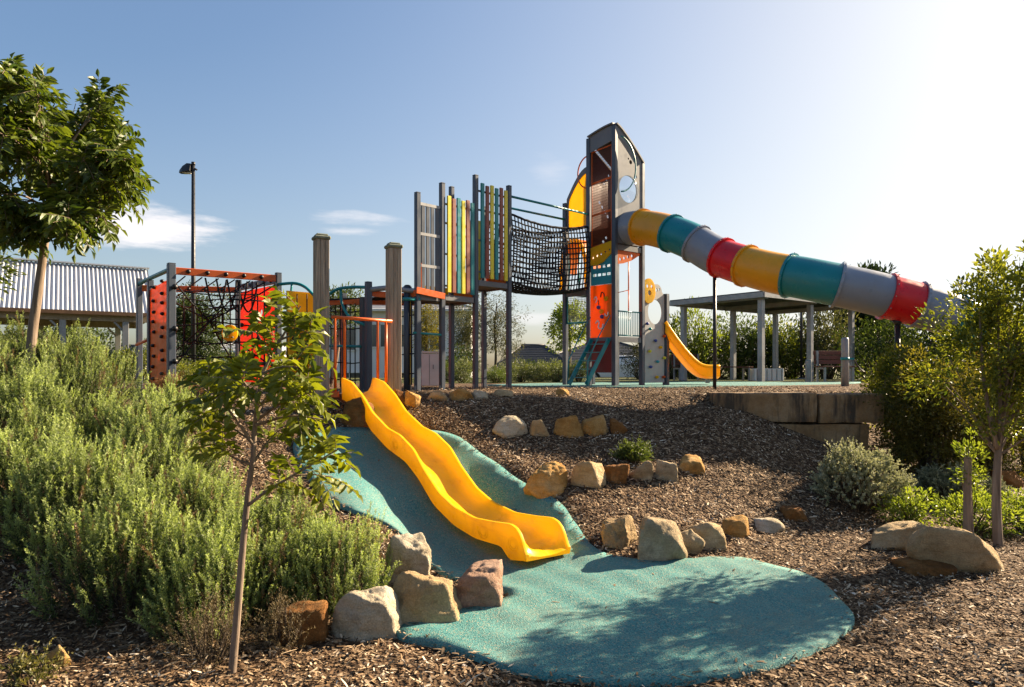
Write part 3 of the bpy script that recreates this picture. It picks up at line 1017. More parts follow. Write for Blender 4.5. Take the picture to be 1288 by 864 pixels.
# ---- slat tower
A, B, D, FP = v3(-1.607, 11.6), v3(-1.226, 11.97), v3(-.671, 12.54), v3(-.061, 13.12)
C, E = D - V * .70, FP - V * .72
BB = B - V * .70; AB = A - V * .66
st = thing('slat_tower', 'tall play tower with red, yellow and teal slat walls above twin decks', 'play tower', v3(-.9, 12.5, 0))
for p, z in ((A, 3.36), (B, 3.62), (D, 3.92), (FP, 3.88), (C, 3.84), (E, 3.6), (BB, 3.3)):
    post(p, z, st)
for nm, (p, q, r_, s_), z in (('deck', (B, D, C, BB), 1.66), ('deck', (D, FP, E, C), 1.99), ('deck', (A, B, BB, AB), 1.63)):
    m = MB(); i = .0
    vs = [v3(k.x, k.y, z) for k in (p, q, r_, s_)] + [v3(k.x, k.y, z - .045) for k in (p, q, r_, s_)]
    m.add(vs, [(0, 1, 2, 3), (7, 6, 5, 4), (0, 4, 5, 1), (1, 5, 6, 2), (2, 6, 7, 3), (3, 7, 4, 0)])
    o = m.build(nm, DECK, st)
    m = MB()
    for a, b in ((p, q), (q, r_), (r_, s_), (s_, p)):
        dd = (b - a).normalized() * .058; nn = Vector((dd.y, -dd.x, 0)).normalized() * .01
        m.bar(a + dd + nn + ZV * (z - .03), b - dd + nn + ZV * (z - .03), .03, .10)
    m.build('edge_beam', GREYM, o, bevel=.004)
# coloured slats
def slats(a, b, zb_, zt_, cols, r=.026):
    n = len(cols)
    for i, mt in enumerate(cols):
        p = a.lerp(b, (i + .5) / n * .84 + .08) + V * .05
        m = MB(); m.bar(p + ZV * zb_, p + ZV * (zt_ - .03 * (i % 2)), r * 3.05, r * 1.4, side=U)
        m.build('slat', mt, st, bevel=.006)
    for z in (zb_ + .12, zb_ + (zt_ - zb_) * .40, zb_ + (zt_ - zb_) * .72, zt_ - .14):
        m = MB(); m.bar(a + U * .06 + ZV * z, b - U * .06 + ZV * z, .03, .03)
        m.build('cross_rail', GALV, st)
slats(B, D, 1.72, 3.42, [YELG, BROWNS, TEAL, YELG, BROWNS, TEAL])
slats(D, FP, 2.05, 3.80, [TEAL, BROWNS, YELG, TEAL, BROWNS, YELG])
slats(C, E, 2.05, 3.3, [TEAL, BROWNS, YELG])
for z in (3.19, 2.68, 2.14):
    m = MB(); m.bar(A + U * .05 + ZV * z, B - U * .05 + ZV * z, .035, .05); m.build('cross_rail', GALV, st)
for i in range(4):
    p = A.lerp(B, .22 + .19 * i); m = MB(); m.bar(p + ZV * 1.68, p + ZV * 3.18, .075, .03, side=U); m.build('slat', POST, st, bevel=.004)
m = MB(); m.bar(A - U * .08 + V * .075 + ZV * 1.70, B + V * .075 + ZV * 1.64, .03, .11); m.build('kick_board', ORANGE, st, bevel=.005)
m = MB(); m.bar(A + U * .07 + ZV * 1.7, A + U * .07 + ZV * 2.18, .03, .03); m.build('hand_grip', ORANGE, st)
for a, b, z, mt in ((C, D, 1.80, ORPAN), (E, FP, 2.14, ORPAN), (BB, C, 1.80, YEL), (C, E, 2.14, ORPAN)):
    m = MB(); m.bar(a + (b - a) * .1 + ZV * z, a + (b - a) * .9 + ZV * z, .02, .22); m.build('kick_board', mt, st, bevel=.004)
m = MB(); m.tube([A - U * .1 + V * .02 + ZV * .985, B + V * .02 + ZV * .97], .02, 8); m.build('brace_bar', TEAL, st)
m = MB()
m.tube([A + V * .05 + ZV * 1.56, BB + ZV * 1.50], .022, 8); m.tube([A - U * .3 + ZV * 1.54, A + ZV * 1.56], .03, 8)
m.build('brace_bar', TEAL, st)

# utility box under it
ub = thing('utility_box', 'plain light grey cabinet on the ground behind the slat tower posts', 'cabinet', at(543, 487, 14.2).xy.to_3d())
c = at(543, 487, 14.2); m = MB(); m.box(v3(c.x, c.y, .36), (.40, .3, .66)); m.build('body', CONC, ub, bevel=.01)
m = MB(); m.box(v3(c.x, c.y, .72), (.42, .32, .03)); m.build('lid', CONC, ub, bevel=.006)
m = MB(); m.box(v3(c.x - .03, c.y - .153, .36), (.006, .004, .62)); m.build('door_gap', DARKM, ub)
m = MB(); m.box(v3(c.x + .05, c.y - .16, .42), (.02, .015, .09)); m.build('handle', GALV, ub)

# ---- main tower
Q1, Q2, Q3 = v3(1.65, 14.6), v3(2.12, 14.1), v3(2.78, 14.62)
UU = (Q3 - Q2).normalized(); VV = (Q2 - Q1).normalized()
Q4 = Q1 + Q3 - Q2; Q5 = v3(1.18, 15.1); Q6 = Q5 + Q4 - Q1
mt_ = thing('play_tower', 'tallest play tower with grey arched roof panels, orange mesh and bubble window', 'play tower', v3(2.1, 14.7, .06))
for p, z in ((Q1, 5.28), (Q2, 5.40), (Q3, 4.78), (Q4, 4.7), (Q5, 4.02), (Q6, 4.3)):
    post(p, z, mt_, w=.10, z0=.0, foot=False)
L12 = (Q2 - Q1).length; L23 = (Q3 - Q2).length; L51 = (Q1 - Q5).length
nL = Vector((VV.y, -VV.x, 0)); nL = nL if nL.y < 0 else -nL         # outward normal of the mesh side
nR = VV.copy()                                                     # outward normal of the tube side


def fplate(a, xa, outline, holes, mat, name, parent, off=0.0, nrm=None, thick=.022):
    m = MB(); m.plate(a + (nrm * off if nrm is not None else Vector((0, 0, 0))), xa, ZV, outline, holes, thick)
    return m.build(name, mat, parent)


# arched head on mesh side and its roof edge
arc = [(i / 10 * L12, 5.30 + .12 * math.sin((i / 10) * 1.5)) for i in range(11)]
fplate(Q1, VV, [(.05, 4.98)] + [(L12 - .05 - .0, 5.10)] + [(min(max(x, .05), L12 - .05), z) for x, z in reversed(arc)], [], GREYM, 'head_panel', mt_, .02, nL)
# roof band following the arch and the slope on the tube side
m = MB()
top = [Q1 + VV * x + ZV * (z + .025) + nL * .015 for x, z in arc] 
for a, b in zip(top[:-1], top[1:]): m.bar(a, b, .11, .03)
slope = [Q2 + UU * (L23 * i / 10) + ZV * (5.44 - .66 * (max(i, 0) / 10) ** 1.25) + nR * .012 for i in range(0, 11)]
for a, b in zip(slope[:-1], slope[1:]): m.bar(a, b, .12, .03)
m.build('roof_band', GREYM, mt_)
# tube-side panel with the round window and the tube opening
tube_c = (.385, 3.32)
outl = [(.04, 2.98), (L23 - .04, 2.98), (L23 - .04, 4.70)] + [(L23 * i / 10, 5.40 - .66 * (i / 10) ** 1.25) for i in range(9, 0, -1)] + [(.04, 5.38)]
win_c = (.36, 4.14)
pR = fplate(Q2, UU, outl, [circle(*win_c, .27, .285), circle(*tube_c, .33), circle(.44, 4.72, .045, n=12), circle(.37, 4.78, .022, n=10), circle(.6, 4.44, .035, n=12)], GREYM, 'side_panel', mt_, .03, nR)
glassm, gN, gL, go = nt('bubble_window_plastic')
gb = gN.new('ShaderNodeBsdfGlossy'); gb.inputs[0].default_value = (.75, .78, .8, 1); gb.inputs[1].default_value = .04
gt = gN.new('ShaderNodeBsdfTransparent'); gt.inputs[0].default_value = (.85, .87, .88, 1)
gm = gN.new('ShaderNodeMixShader'); gm.inputs[0].default_value = .13
gL.new(gt.outputs[0], gm.inputs[1]); gL.new(gb.outputs[0], gm.inputs[2]); gL.new(gm.outputs[0], go.inputs[0])
m = MB()
wc = Q2 + UU * win_c[0] + ZV * win_c[1] + nR * .04
vs = []; fs = []
for i in range(7):
    a = i / 6 * 1.35
    for k in range(24):
        t = 6.283 * k / 24
        vs.append(wc + UU * (.275 * math.cos(a) * math.cos(t)) + ZV * (.29 * math.cos(a) * math.sin(t)) + nR * (.15 * math.sin(a)))
for i in range(6):
    for k in range(24): fs.append((i * 24 + k, i * 24 + (k + 1) % 24, (i + 1) * 24 + (k + 1) % 24, (i + 1) * 24 + k))
fs.append(tuple(6 * 24 + k for k in range(24)))
m.add(vs, fs, True); m.build('bubble_window', glassm, mt_)
# back panels seen through the mesh
REDBR = pmat('red_brown_panel', (.13, .036, .018), .5, .15, 2)
holesd = [circle(.22 + .07 * i, 4.62 - .10 * i, .03, n=10) for i in range(3)] + [circle(.25 + .085 * i, 3.72 + .09 * i, .04, n=10) for i in range(4)] + [circle(.3 + .09 * (i % 2), 3.05 + .1 * i, .04, n=10) for i in range(3)]
fplate(Q4, -UU, [(.05, 2.9), (L23 - .05, 2.9), (L23 - .05, 5.15), (.05, 4.7)], holesd, REDBR, 'back_panel', mt_, .02, -nR)
fplate(Q4, VV, [(.05, 3.0), (L12 - .05, 3.0), (L12 - .05, 3.75), (.05, 3.75)], holesd[-3:], REDBR, 'back_panel', mt_, 0, -nL)
m = MB(); m.add([Q1 + ZV * 5.25, Q2 + ZV * 5.3, Q3 + ZV * 4.72, Q4 + ZV * 4.7], [(0, 1, 2, 3)]); m.build('roof_sheet', GREYM, mt_)
# orange mesh guard
m = MB()
tiers = [(2.97, 3.62), (3.64, 4.30), (4.32, 4.98)]
fo_ = nL * .0
for z0, z1 in tiers:
    for z in (z0, z1): m.tube([Q1 + VV * .07 + ZV * z + fo_, Q2 - VV * .07 + ZV * (z + .05) + fo_], .014, 6)
for x in (.08, L12 - .08): m.tube([Q1 + VV * x + ZV * 2.97, Q1 + VV * x + ZV * 5.0], .014, 6)
m.build('mesh_frame', ORANGE, mt_)
m = MB()
for i in range(26):
    x = .09 + (L12 - .18) * i / 25
    m.tube([Q1 + VV * x + ZV * 2.97, Q1 + VV * x + ZV * 5.0], .0045, 4)
for i in range(34):
    z = 3.0 + i * .058; m.tube([Q1 + VV * .08 + ZV * z, Q2 - VV * .08 + ZV * (z + .04)], .003, 4)
m.build('wire_mesh', REDBR, mt_)
# lower panels on the mesh side
w_ = L12
fplate(Q1, VV, [(.06, 2.58), (.22, 2.56), (.42, 2.62), (w_ - .06, 2.78), (w_ - .06, 3.03), (.06, 2.94)], [circle(.14 + .11 * i, 2.73 + .03 * i, .026, n=12) for i in range(5)], YEL, 'wavy_panel', mt_, .03, nL)
rects = []
for j in range(2):
    for i in range(4): rects.append([(.11 + .125 * i + .01 * j, 2.50 - .17 * j), (.20 + .125 * i + .01 * j, 2.50 - .17 * j), (.20 + .125 * i + .01 * j, 2.56 - .17 * j), (.11 + .125 * i + .01 * j, 2.56 - .17 * j)])
fplate(Q1, VV, [(.06, 2.15), (w_ - .06, 2.15), (w_ - .06, 2.76), (.06, 2.60)], rects, TEALP, 'slotted_panel', mt_, .0, nL)
pO = fplate(Q1, VV, [(.06, 1.03), (w_ - .06, 1.03), (w_ - .06, 2.14), (.06, 2.14)], [], ORPAN, 'play_panel', mt_, .02, nL)
fplate(Q1, VV, [(.08, .30), (w_ - .06, .30), (w_ - .06, .98), (.08, .98)], [], DKRED, 'lower_panel', mt_, .0, nL)


def on12(x, z, o=.045): return Q1 + VV * x + ZV * (z + .22) + nL * o


WHITEP = pmat('white_plastic', (.75, .74, .70), .4, .05)
BLUEP = pmat('blue_plastic', (.04, .06, .25), .4, .1)
m = MB()
m.tube(catmull([on12(.22, 1.12), on12(.27, 1.17), on12(.31, 1.12), on12(.29, 1.04), on12(.34, 1.0), on12(.40, 1.02), on12(.42, 1.10)], 5), .016, 6); m.build('squiggle', WHITEP, pO); m = MB()
m.tube(catmull([on12(.18, 1.62), on12(.22, 1.68), on12(.25, 1.62), on12(.22, 1.55)], 5), .013, 6); m.build('squiggle', WHITEP, pO); m = MB()
m.tube(catmull([on12(.46, 1.31), on12(.49, 1.26), on12(.54, 1.28), on12(.55, 1.34)], 5), .013, 6)
m.build('squiggle', WHITEP, pO)
m = MB(); m.tube(catmull([on12(.35, 1.66), on12(.38, 1.76), on12(.44, 1.72), on12(.46, 1.62), on12(.52, 1.58)], 5), .012, 6); m.build('squiggle', BLACKM, pO); m = MB()
m.tube(catmull([on12(.30, 1.50), on12(.29, 1.6)], 3), .010, 6); m.build('squiggle', BLACKM, pO)
m = MB(); m.disc(on12(.50, 1.62, .05), nL, .05, .03); m.build('knob', YEL, pO); m = MB(); m.disc(on12(.38, 1.36, .05), nL, .05, .03); m.build('knob', YEL, pO)
m = MB(); m.sphere(on12(.30, 1.45, .05), .045, 6); m.build('knob', BLUEP, pO); m = MB(); m.sphere(on12(.39, 1.25, .05), .045, 6); m.build('knob', BLUEP, pO)
# platforms
for nm, z in (('upper_platform', 2.93), ('lower_platform', 1.02)):
    m = MB(); vs = [v3(k.x, k.y, z) for k in (Q1, Q2, Q3, Q4)] + [v3(k.x, k.y, z - .05) for k in (Q1, Q2, Q3, Q4)]
    m.add(vs, [(0, 1, 2, 3), (7, 6, 5, 4), (0, 4, 5, 1), (1, 5, 6, 2), (2, 6, 7, 3), (3, 7, 4, 0)])
    m.bar(Q2 + UU * .06 + nR * .02 + ZV * (z - .03), Q3 - UU * .06 + nR * .02 + ZV * (z - .03), .03, .11)
    if z < 2: m.bar(Q1 + VV * .06 + nL * .02 + ZV * (1.0), Q2 - VV * .06 + nL * .02 + ZV * (1.0), .05, .07)
    m.build(nm, GREYM, mt_)
m = MB(); vs = [v3(k.x, k.y, 2.05) for k in (Q5, Q1, Q4, Q6)] + [v3(k.x, k.y, 2.0) for k in (Q5, Q1, Q4, Q6)]
m.add(vs, [(0, 1, 2, 3), (7, 6, 5, 4), (0, 4, 5, 1), (1, 5, 6, 2), (2, 6, 7, 3), (3, 7, 4, 0)])
m.bar(Q5 + VV * .06 + nL * .02 + ZV * 2.02, Q1 - VV * .06 + nL * .02 + ZV * 2.02, .03, .12)
m.build('bridge_platform', GREYM, mt_)
# tube side below the platform
fplate(Q2, UU, [(.06, 2.55), (.25, 2.58), (.5, 2.66), (L23 - .08, 2.80), (L23 - .08, 2.90), (.06, 2.84)], [circle(.16 + .12 * i, 2.66 + .035 * i, .034, n=12) for i in range(4)], ORPAN, 'wavy_panel', mt_, .0, nR)
m = MB()
for i in range(13):
    p = Q2 + UU * (.07 + .058 * i); m.tube([p + ZV * 1.06, p + ZV * 1.58], .008, 5)
for z in (1.08, 1.58): m.tube([Q2 + UU * .06 + ZV * z, Q3 - UU * .06 + ZV * z], .014, 6)
m.build('railing', TEAL, mt_)
rects = [[(.12 + .16 * i, 1.18 + .18 * j), (.22 + .16 * i, 1.18 + .18 * j), (.22 + .16 * i, 1.24 + .18 * j), (.12 + .16 * i, 1.24 + .18 * j)] for i in range(4) for j in range(2)]
fplate(Q1, UU, [(.06, 1.08), (L23 - .06, 1.08), (L23 - .06, 1.50), (.06, 1.50)], rects, TEALP, 'slotted_panel', mt_, 0, nR)
fplate(Q1, UU, [(.06, 1.51), (L23 - .06, 1.51), (L23 - .06, 1.66), (.06, 1.66)], [], BROWNS, 'inner_panel', mt_, .0, nR)
m = MB()
g1 = Q2 + UU * .12 - VV * .15; g2 = Q2 + UU * .60 - VV * .15
m.tube([g1 + ZV * 1.02, g1 + ZV * 1.95, g2 + ZV * 2.06, g2 + ZV * 2.92], .014, 6); m.tube([g2 + ZV * 2.06, g2 + ZV * 1.4], .012, 6)
m.build('hand_grip', ORANGE, mt_)
m = MB()
for i in range(15): m.tube([g1 + (g2 - g1) * (i / 14) - VV * .3 + ZV * 2.0, g1 + (g2 - g1) * (i / 14) - VV * .3 + ZV * 2.9], .004, 4)
for i in range(12): m.tube([g1 - VV * .3 + ZV * (2.02 + .08 * i), g2 - VV * .3 + ZV * (2.02 + .08 * i)], .004, 4)
m.build('wire_mesh', GALV, mt_)
m = MB(); m.tube([Q2 + UU * (.05 + .055 * i) - VV * .02 + ZV * (3.0 + (.02 if i % 2 else 0)) for i in range(13)], .014, 5); m.build('drip_edge', ORANGE, mt_)
# rings
def ring(c, xa, r, z, mat, a0, a1):
    m = MB(); m.tube([c + xa * (r * math.cos(a)) + ZV * (z + r * 1.15 * math.sin(a)) for a in np.linspace(a0, a1, 20)], .016, 6); m.build('hoop', mat, mt_)
ring(Q1 - VV * .02, -VV, .30, 4.60, ORANGE, -1.4, 1.5)
ring(Q2 + nR * .12, UU, .50, 4.60, TEAL, -1.45, 1.45)
# left bay: arched yellow panel, wire screen, yellow tunnel hood
arc2 = [(.05 + (L51 - .1) * i / 8, 4.05 + .60 * math.sin(i / 8 * 1.5)) for i in range(9)]
fr = fplate(Q5, VV, [(.03, 3.40), (L51 - .03, 3.40)] + [(x, z + .07) for x, z in reversed(arc2)], [[(.10, 3.46), (L51 - .08, 3.46)] + [(min(max(x, .10), L51 - .08), z - .06) for x, z in reversed(arc2)]], GREYM, 'arch_panel', mt_, .0, nL)
fplate(Q5, VV, [(.09, 3.45), (L51 - .07, 3.45)] + [(min(max(x, .09), L51 - .07), z - .05) for x, z in reversed(arc2)], [], YEL, 'infill_panel', mt_, -.02, nL, .012)
m = MB()
for i in range(15): m.tube([Q5 + VV * (.07 + .04 * i) + ZV * 1.42, Q5 + VV * (.07 + .04 * i) + ZV * 1.98], .004, 4)
for i in range(14): m.tube([Q5 + VV * .06 + ZV * (1.44 + .04 * i), Q1 - VV * .06 + ZV * (1.44 + .04 * i)], .004, 4)
m.build('wire_mesh', GALV, mt_)
m = MB(); m.tube([Q5 + VV * .06 + ZV * 1.38, Q1 - VV * .06 + ZV * 1.38], .02, 6); m.tube([Q5 + VV * .06 + ZV * 1.38, Q5 + VV * .06 + ZV * 1.98], .015, 6); m.build('screen_rail', TEAL, mt_)
hood = MB(); hc = Q5 + VV * .10 - nL * .18
for j, (r0, zc) in enumerate(((.42, 2.75),)):
    for s_, dx in ((0, 0), (1, .5)): pass
pts = []
vs = []; fs = []
for j in range(3):
    for i in range(15):
        a = math.pi * i / 14
        vs.append(hc - nL * (j * .25) + VV * (.36 * math.cos(a)) + ZV * (2.55 + .72 * math.sin(a)))
for j in range(2):
    for i in range(14): fs.append((j * 15 + i, j * 15 + i + 1, (j + 1) * 15 + i + 1, (j + 1) * 15 + i))
hood.add(vs, fs, True)
hood.build('tunnel_hood', ORPAN, mt_)
m = MB()
m.tube([hc + nL * .02 + VV * (.37 * math.cos(math.pi * i / 14)) + ZV * (2.5 + .74 * math.sin(math.pi * i / 14)) for i in range(15)], .05, 6)
m.bar(hc + nL * .02 - VV * .37 + ZV * 2.06, hc + nL * .02 - VV * .37 + ZV * 2.55, .09, .05); m.bar(hc + nL * .02 + VV * .37 + ZV * 2.06, hc + nL * .02 + VV * .37 + ZV * 2.55, .09, .05)
m.build('hood_rim', YEL, mt_)
m = MB()
for s_ in (-.15, .15):
    m.tube([hc - nL * .05 + VV * (s_ - .06) + ZV * 2.95, hc + nL * .1 + VV * (s_ + .08) + ZV * 2.06], .02, 6)
m.build('hand_grip', TEAL, mt_)
# teal access stairs
sb = v3(.88, 13.72, .06); 
stair = MB()
s0 = Q1 + VV * .12 + nL * .06; s1 = Q2 - VV * .10 + nL * .06
run = nL * .60 - VV * .10
for s_ in (s0, s1):
    stair.bar(s_ + ZV * 1.0, s_ + run + ZV * .06, .03, .085)
stair.build('stair_stringer', TEAL, mt_)
m = MB()
for i in range(5):
    f = (i + .6) / 5.4
    c0 = s0 + run * f + ZV * (1.0 - .94 * f); c1 = s1 + run * f + ZV * (1.0 - .94 * f)
    m.bar(c0, c1, .07, .018)
m.build('stair_tread', TEAL, mt_)
m = MB()
for s_ in (s0 - VV * .03, s1 + VV * .03):
    m.tube([s_ + ZV * 1.48, s_ + run * .5 + ZV * 1.05, s_ + run * .98 + ZV * .55, s_ + run * 1.02 + ZV * .06], .014, 6)
m.build('stair_rail', TEAL, mt_)

# ---- rope bridge
rb = thing('rope_bridge', 'black rope net bridge hanging between the slat tower and the tall tower', 'rope bridge', v3(.6, 14.0, 2.0))
K, J = 25, 8
a0, a1, b0, b1 = FP + U * .06, Q1 - U * .05, E + U * .06, Q5 - U * .05
def bp(i, side, z):                           # side 0 near .. 1 far, z above floor
    t = i / K; sag = .12 * (1 - (2 * t - 1) ** 2)
    p = (a0.lerp(a1, t)).lerp(b0.lerp(b1, t), side)
    return p + ZV * (2.06 + .05 * t + z - sag)
m = MB()
HN = 1.30; NR = 12
for s_ in (0, 1):
    for j in range(NR + 1):
        z = HN * j / NR
        pts = [bp(i, s_, z) + V * (.07 * math.sin(z / HN * 3.14) * (1 if s_ == 0 else -1)) + ZV * random.uniform(-.006, .006) for i in range(K + 1)]
        m.tube(pts, .024 if j in (0, NR) else .015, 4)
    for i in range(0, K + 1):
        m.tube([bp(i, s_, HN * j / NR) + V * (.07 * math.sin(j / NR * 3.14) * (1 if s_ == 0 else -1)) for j in range(NR + 1)], .012, 4)
m.build('side_net', ROPE, rb)
m = MB()
for j in range(1, 8):
    m.tube([bp(i, j / 8, -.05 * math.sin(j / 8 * 3.14)) for i in range(K + 1)], .014, 4)
for i in range(0, K + 1):
    m.tube([bp(i, j / 8, -.05 * math.sin(j / 8 * 3.14)) for j in range(9)], .014, 4)
m.build('floor_net', ROPE, rb)
for s_, (p, q) in ((0, (a0, a1)), (1, (b0, b1))):
    m = MB(); m.tube([p + ZV * 3.70, q + ZV * 3.68], .024, 8); m.build('hand_rail', TEAL, rb)

# ---- tube slide
ts_ = thing('tube_slide', 'long enclosed tube slide in grey, amber, teal and red segments', 'tube slide', v3(5, 11.4, 0))
start = Q2 + UU * tube_c[0] + ZV * tube_c[1]
axis = [start - nR * .05, start + nR * .35 - ZV * .02, at(836, 291, 13.45), at(869, 303, 12.95), at(905, 323, 12.5), at(960, 340, 11.75), at(1020, 351.5, 11.2), at(1088, 366, 10.95), at(1150, 382, 10.85), at(1200, 398, 10.8), at(1240, 420, 10.8), at(1275, 455, 10.7)]
path = catmull(axis, 14)
ppx = [644 + p.x / p.y * F for p in path]
cuts = [-1, 808, 845, 876, 906, 936, 990, 1049, 1114, 1153, 1198, 1245, 9999]
tcol = [TGREY, TYEL, TTEAL, TGREY, TRED, TYEL, TTEAL, TGREY, TRED, TGREY, TTEAL, TYEL]
TR = .345
def frame(i):
    d = (path[min(i + 1, len(path) - 1)] - path[max(i - 1, 0)]).normalized()
    a = ZV.cross(d).normalized(); return d, a, d.cross(a)
for k in range(len(cuts) - 1):
    idx = [i for i, x in enumerate(ppx) if cuts[k] <= x < cuts[k + 1]]
    if not idx: continue
    i0, i1 = idx[0], min(idx[-1] + 1, len(path) - 1)
    if i1 - i0 < 1: continue
    vs = []; fs = []; n = 28
    ids = list(range(i0, i1 + 1))
    for q, rr in enumerate((TR, TR - .012)):
        for i in ids:
            d, a, b = frame(i)
            for s_ in range(n):
                t = 6.2832 * s_ / n; vs.append(path[i] + (a * math.cos(t) + b * math.sin(t)) * rr)
    M_ = len(ids)
    for i in range(M_ - 1):
        for s_ in range(n):
            s2 = (s_ + 1) % n
            fs.append((i * n + s_, i * n + s2, (i + 1) * n + s2, (i + 1) * n + s_))
            o_ = M_ * n
            fs.append((o_ + i * n + s_, o_ + (i + 1) * n + s_, o_ + (i + 1) * n + s2, o_ + i * n + s2))
    m = MB(); m.add(vs, fs, True)
    seg = m.build('tube_segment', tcol[k], ts_)
    # flange ring and its bolts at the upper end
    m = MB()
    d, a, b = frame(i0)
    c = path[i0]
    for off_, w0, rad in ((0.0, .022, TR + .033),):
        vs = []; fs = []
        prof_ = [(-w0, TR), (-w0, rad), (w0, rad), (w0, TR)]
        for x, rr in prof_:
            for s_ in range(n):
                t = 6.2832 * s_ / n; vs.append(c + d * x + (a * math.cos(t) + b * math.sin(t)) * rr)
        for i in range(3):
            for s_ in range(n): fs.append((i * n + s_, i * n + (s_ + 1) % n, (i + 1) * n + (s_ + 1) % n, (i + 1) * n + s_))
        m.add(vs, fs, False)
    m.build('flange', tcol[k], seg)
    m = MB()
    for s_ in range(12):
        t = 6.2832 * s_ / 12 + .1; p = c + (a * math.cos(t) + b * math.sin(t)) * (TR + .034)
        m.sphere(p, .011, 3)
    m.build('bolt', GALV, seg)
def support(px, d, r):
    i = min(range(len(path)), key=lambda q: abs(ppx[q] - px)); p = path[i]
    m = MB(); m.tube([v3(p.x, p.y, min(0, gz(p.x, p.y)) - .1), v3(p.x, p.y, p.z - TR - .01)], r, 10)
    m.tube([v3(p.x, p.y, p.z - TR - .06), v3(p.x, p.y, p.z - TR + .01)], [r * 1.1, r * 2.2], 10)
    m.build('support_pole', DARKM, ts_)
support(900, 0, .034); support(1128, 0, .04); support(1262, 0, .04)

# ---- climbing wall panel and small slide behind the tower
cw = thing('climbing_wall', 'pale grey climbing panel with a round opening and coloured holds', 'climbing wall', v3(3.1, 15.0, .06))
W0 = Q3 + UU * .06; W1 = W0 + UU * .70; LW = .70
outl = [(.03, .08), (LW - .03, .08), (LW - .03, 1.98), (LW - .10, 2.06)] + [(.42 + .17 * math.cos(a), 2.06 + .17 * math.sin(a)) for a in np.linspace(.1, 2.6, 8)] + [(.03, 1.98)]
pw = fplate(W0, UU, outl, [circle(.36, 1.62, .235, .27), circle(.40, 2.10, .045, n=10), circle(.50, 2.12, .03, n=8), circle(.31, 2.10, .03, n=8)], PALEM, 'panel', cw)
m = MB(); m.plate(W0 + nR * .03 + UU * .13 + ZV * 2.06, UU, ZV, circle(0, 0, .21, .27), [circle(.02, -.04, .06, n=12), circle(.09, .10, .04, n=10), circle(-.05, .10, .04, n=10)], .02)
m.build('crest', YEL, cw)
for x, z, mt in ((.15, 1.24, TEAL), (.62, 1.10, REDPAN), (.33, .99, BLUEP), (.50, .85, YEL), (.14, .76, YELG), (.62, .62, YELG), (.40, .54, TEALP), (.17, .42, BLUEP), (.38, .2, YEL), (.60, .2, REDPAN), (.06, 1.35, BLUEP)):
    m = MB(); m.sphere(W0 + UU * x + ZV * z + nR * .05, .042, 5, (1, 1, .8)); m.build('hold', mt, cw)
post(W1 + UU * .04, 2.02, cw, w=.115, z0=0, foot=False)
ss = thing('small_slide', 'short orange slide with yellow rims behind the climbing panel', 'slide', v3(4.2, 15.8, .06))
c0 = W1 + UU * .12 - V * .15 + ZV * 1.10; end = v3(4.58, 15.3, .22)
dirs = (end - c0); dirs.z = 0; ln_ = dirs.length; dirs.normalize(); pp = Vector((-dirs.y, dirs.x, 0))
rows = []
for i in range(21):
    t = i / 20
    z = 1.10 - 1.0 * (t / .72) ** .95 if t < .72 else .10 + .02 * (t - .72)
    zz = .13 + .98 * sum(max(0, 1 - (t + q) / .70) ** 1.35 for q in (-.1, -.05, 0, .05, .1)) / 5
    p = c0 + dirs * (ln_ * t); p.z = zz + .08
    hw = .24 if t < .85 else .22
    rows.append([p + pp * (s_ * hw) + ZV * h_ for s_, h_ in ((1.15, .0), (1.15, .22), (1.0, .22), (.92, .04), (.5, 0), (0, -.01), (-.5, 0), (-.92, .04), (-1.0, .22), (-1.15, .22), (-1.15, .0), (-.5, -.05), (.5, -.05))])
m = MB(); nk = 13; vs = [p for r_ in rows for p in r_]; fs = []
for i in range(20):
    for k in range(nk): fs.append((i * nk + k, i * nk + (k + 1) % nk, (i + 1) * nk + (k + 1) % nk, (i + 1) * nk + k))
fs += [tuple(range(nk)), tuple(20 * nk + k for k in reversed(range(nk)))]
m.add(vs, fs, True); o = m.build('chute', SORANGE, ss); o.data.set_sharp_from_angle(angle=R(50))
for s_ in (1.08, -1.08):
    m = MB(); m.tube([(r_[1] + r_[2]) / 2 if s_ > 0 else (r_[8] + r_[9]) / 2 for r_ in rows], .04, 6); m.build('rim', SLIDEY, ss)
m = MB(); m.bar(end + ZV * -.16 - dirs * .2, end - dirs * .2, .08, .08); m.build('foot', GALV, ss)

# ---- rope climbing frame at the pavilion side
P1, P3, P5 = v3(-7.26, 13.3), v3(-5.74, 11.5), v3(-4.28, 12.5); P4 = v3(-5.47, 13.65)
P2 = P3.lerp(P1, .62)
cf = thing('rope_climber', 'rope climbing frame with orange beams, holed orange wall and red wall', 'climbing frame', v3(-5.7, 12.6, 0))
for p, z in ((P1, 2.12), (P3, 2.14), (P5, 2.12), (P4, 2.14), (P2, 2.0)): post(p, z, cf, w=.12 if p is P3 else .10, foot=False)
tdir = (P3 - P1).normalized(); nw = Vector((tdir.y, -tdir.x, 0)); nw = nw if nw.y < 0 else -nw
lw = (P3 - P2).length
holes = []
rr_ = random.Random(4)
for j in range(9):
    for i in range(2): holes.append((lw * (.25 + .42 * i) + rr_.uniform(-.05, .05), .22 + j * .2 + .09 * i + rr_.uniform(-.03, .03)))
pn = fplate(P2, tdir, [(.03, .06), (lw - .06, .06), (lw - .06, 1.90), (.03, 1.84)], [circle(x, z, .038, n=10) for x, z in holes[::3]], ORPAN, 'wall_panel', cf)
for x, z in holes:
    m = MB(); m.sphere(P2 + tdir * x + ZV * z + nw * .03, .042, 4, (1, 1, .8)); m.build('hold', BLACKM, cf)
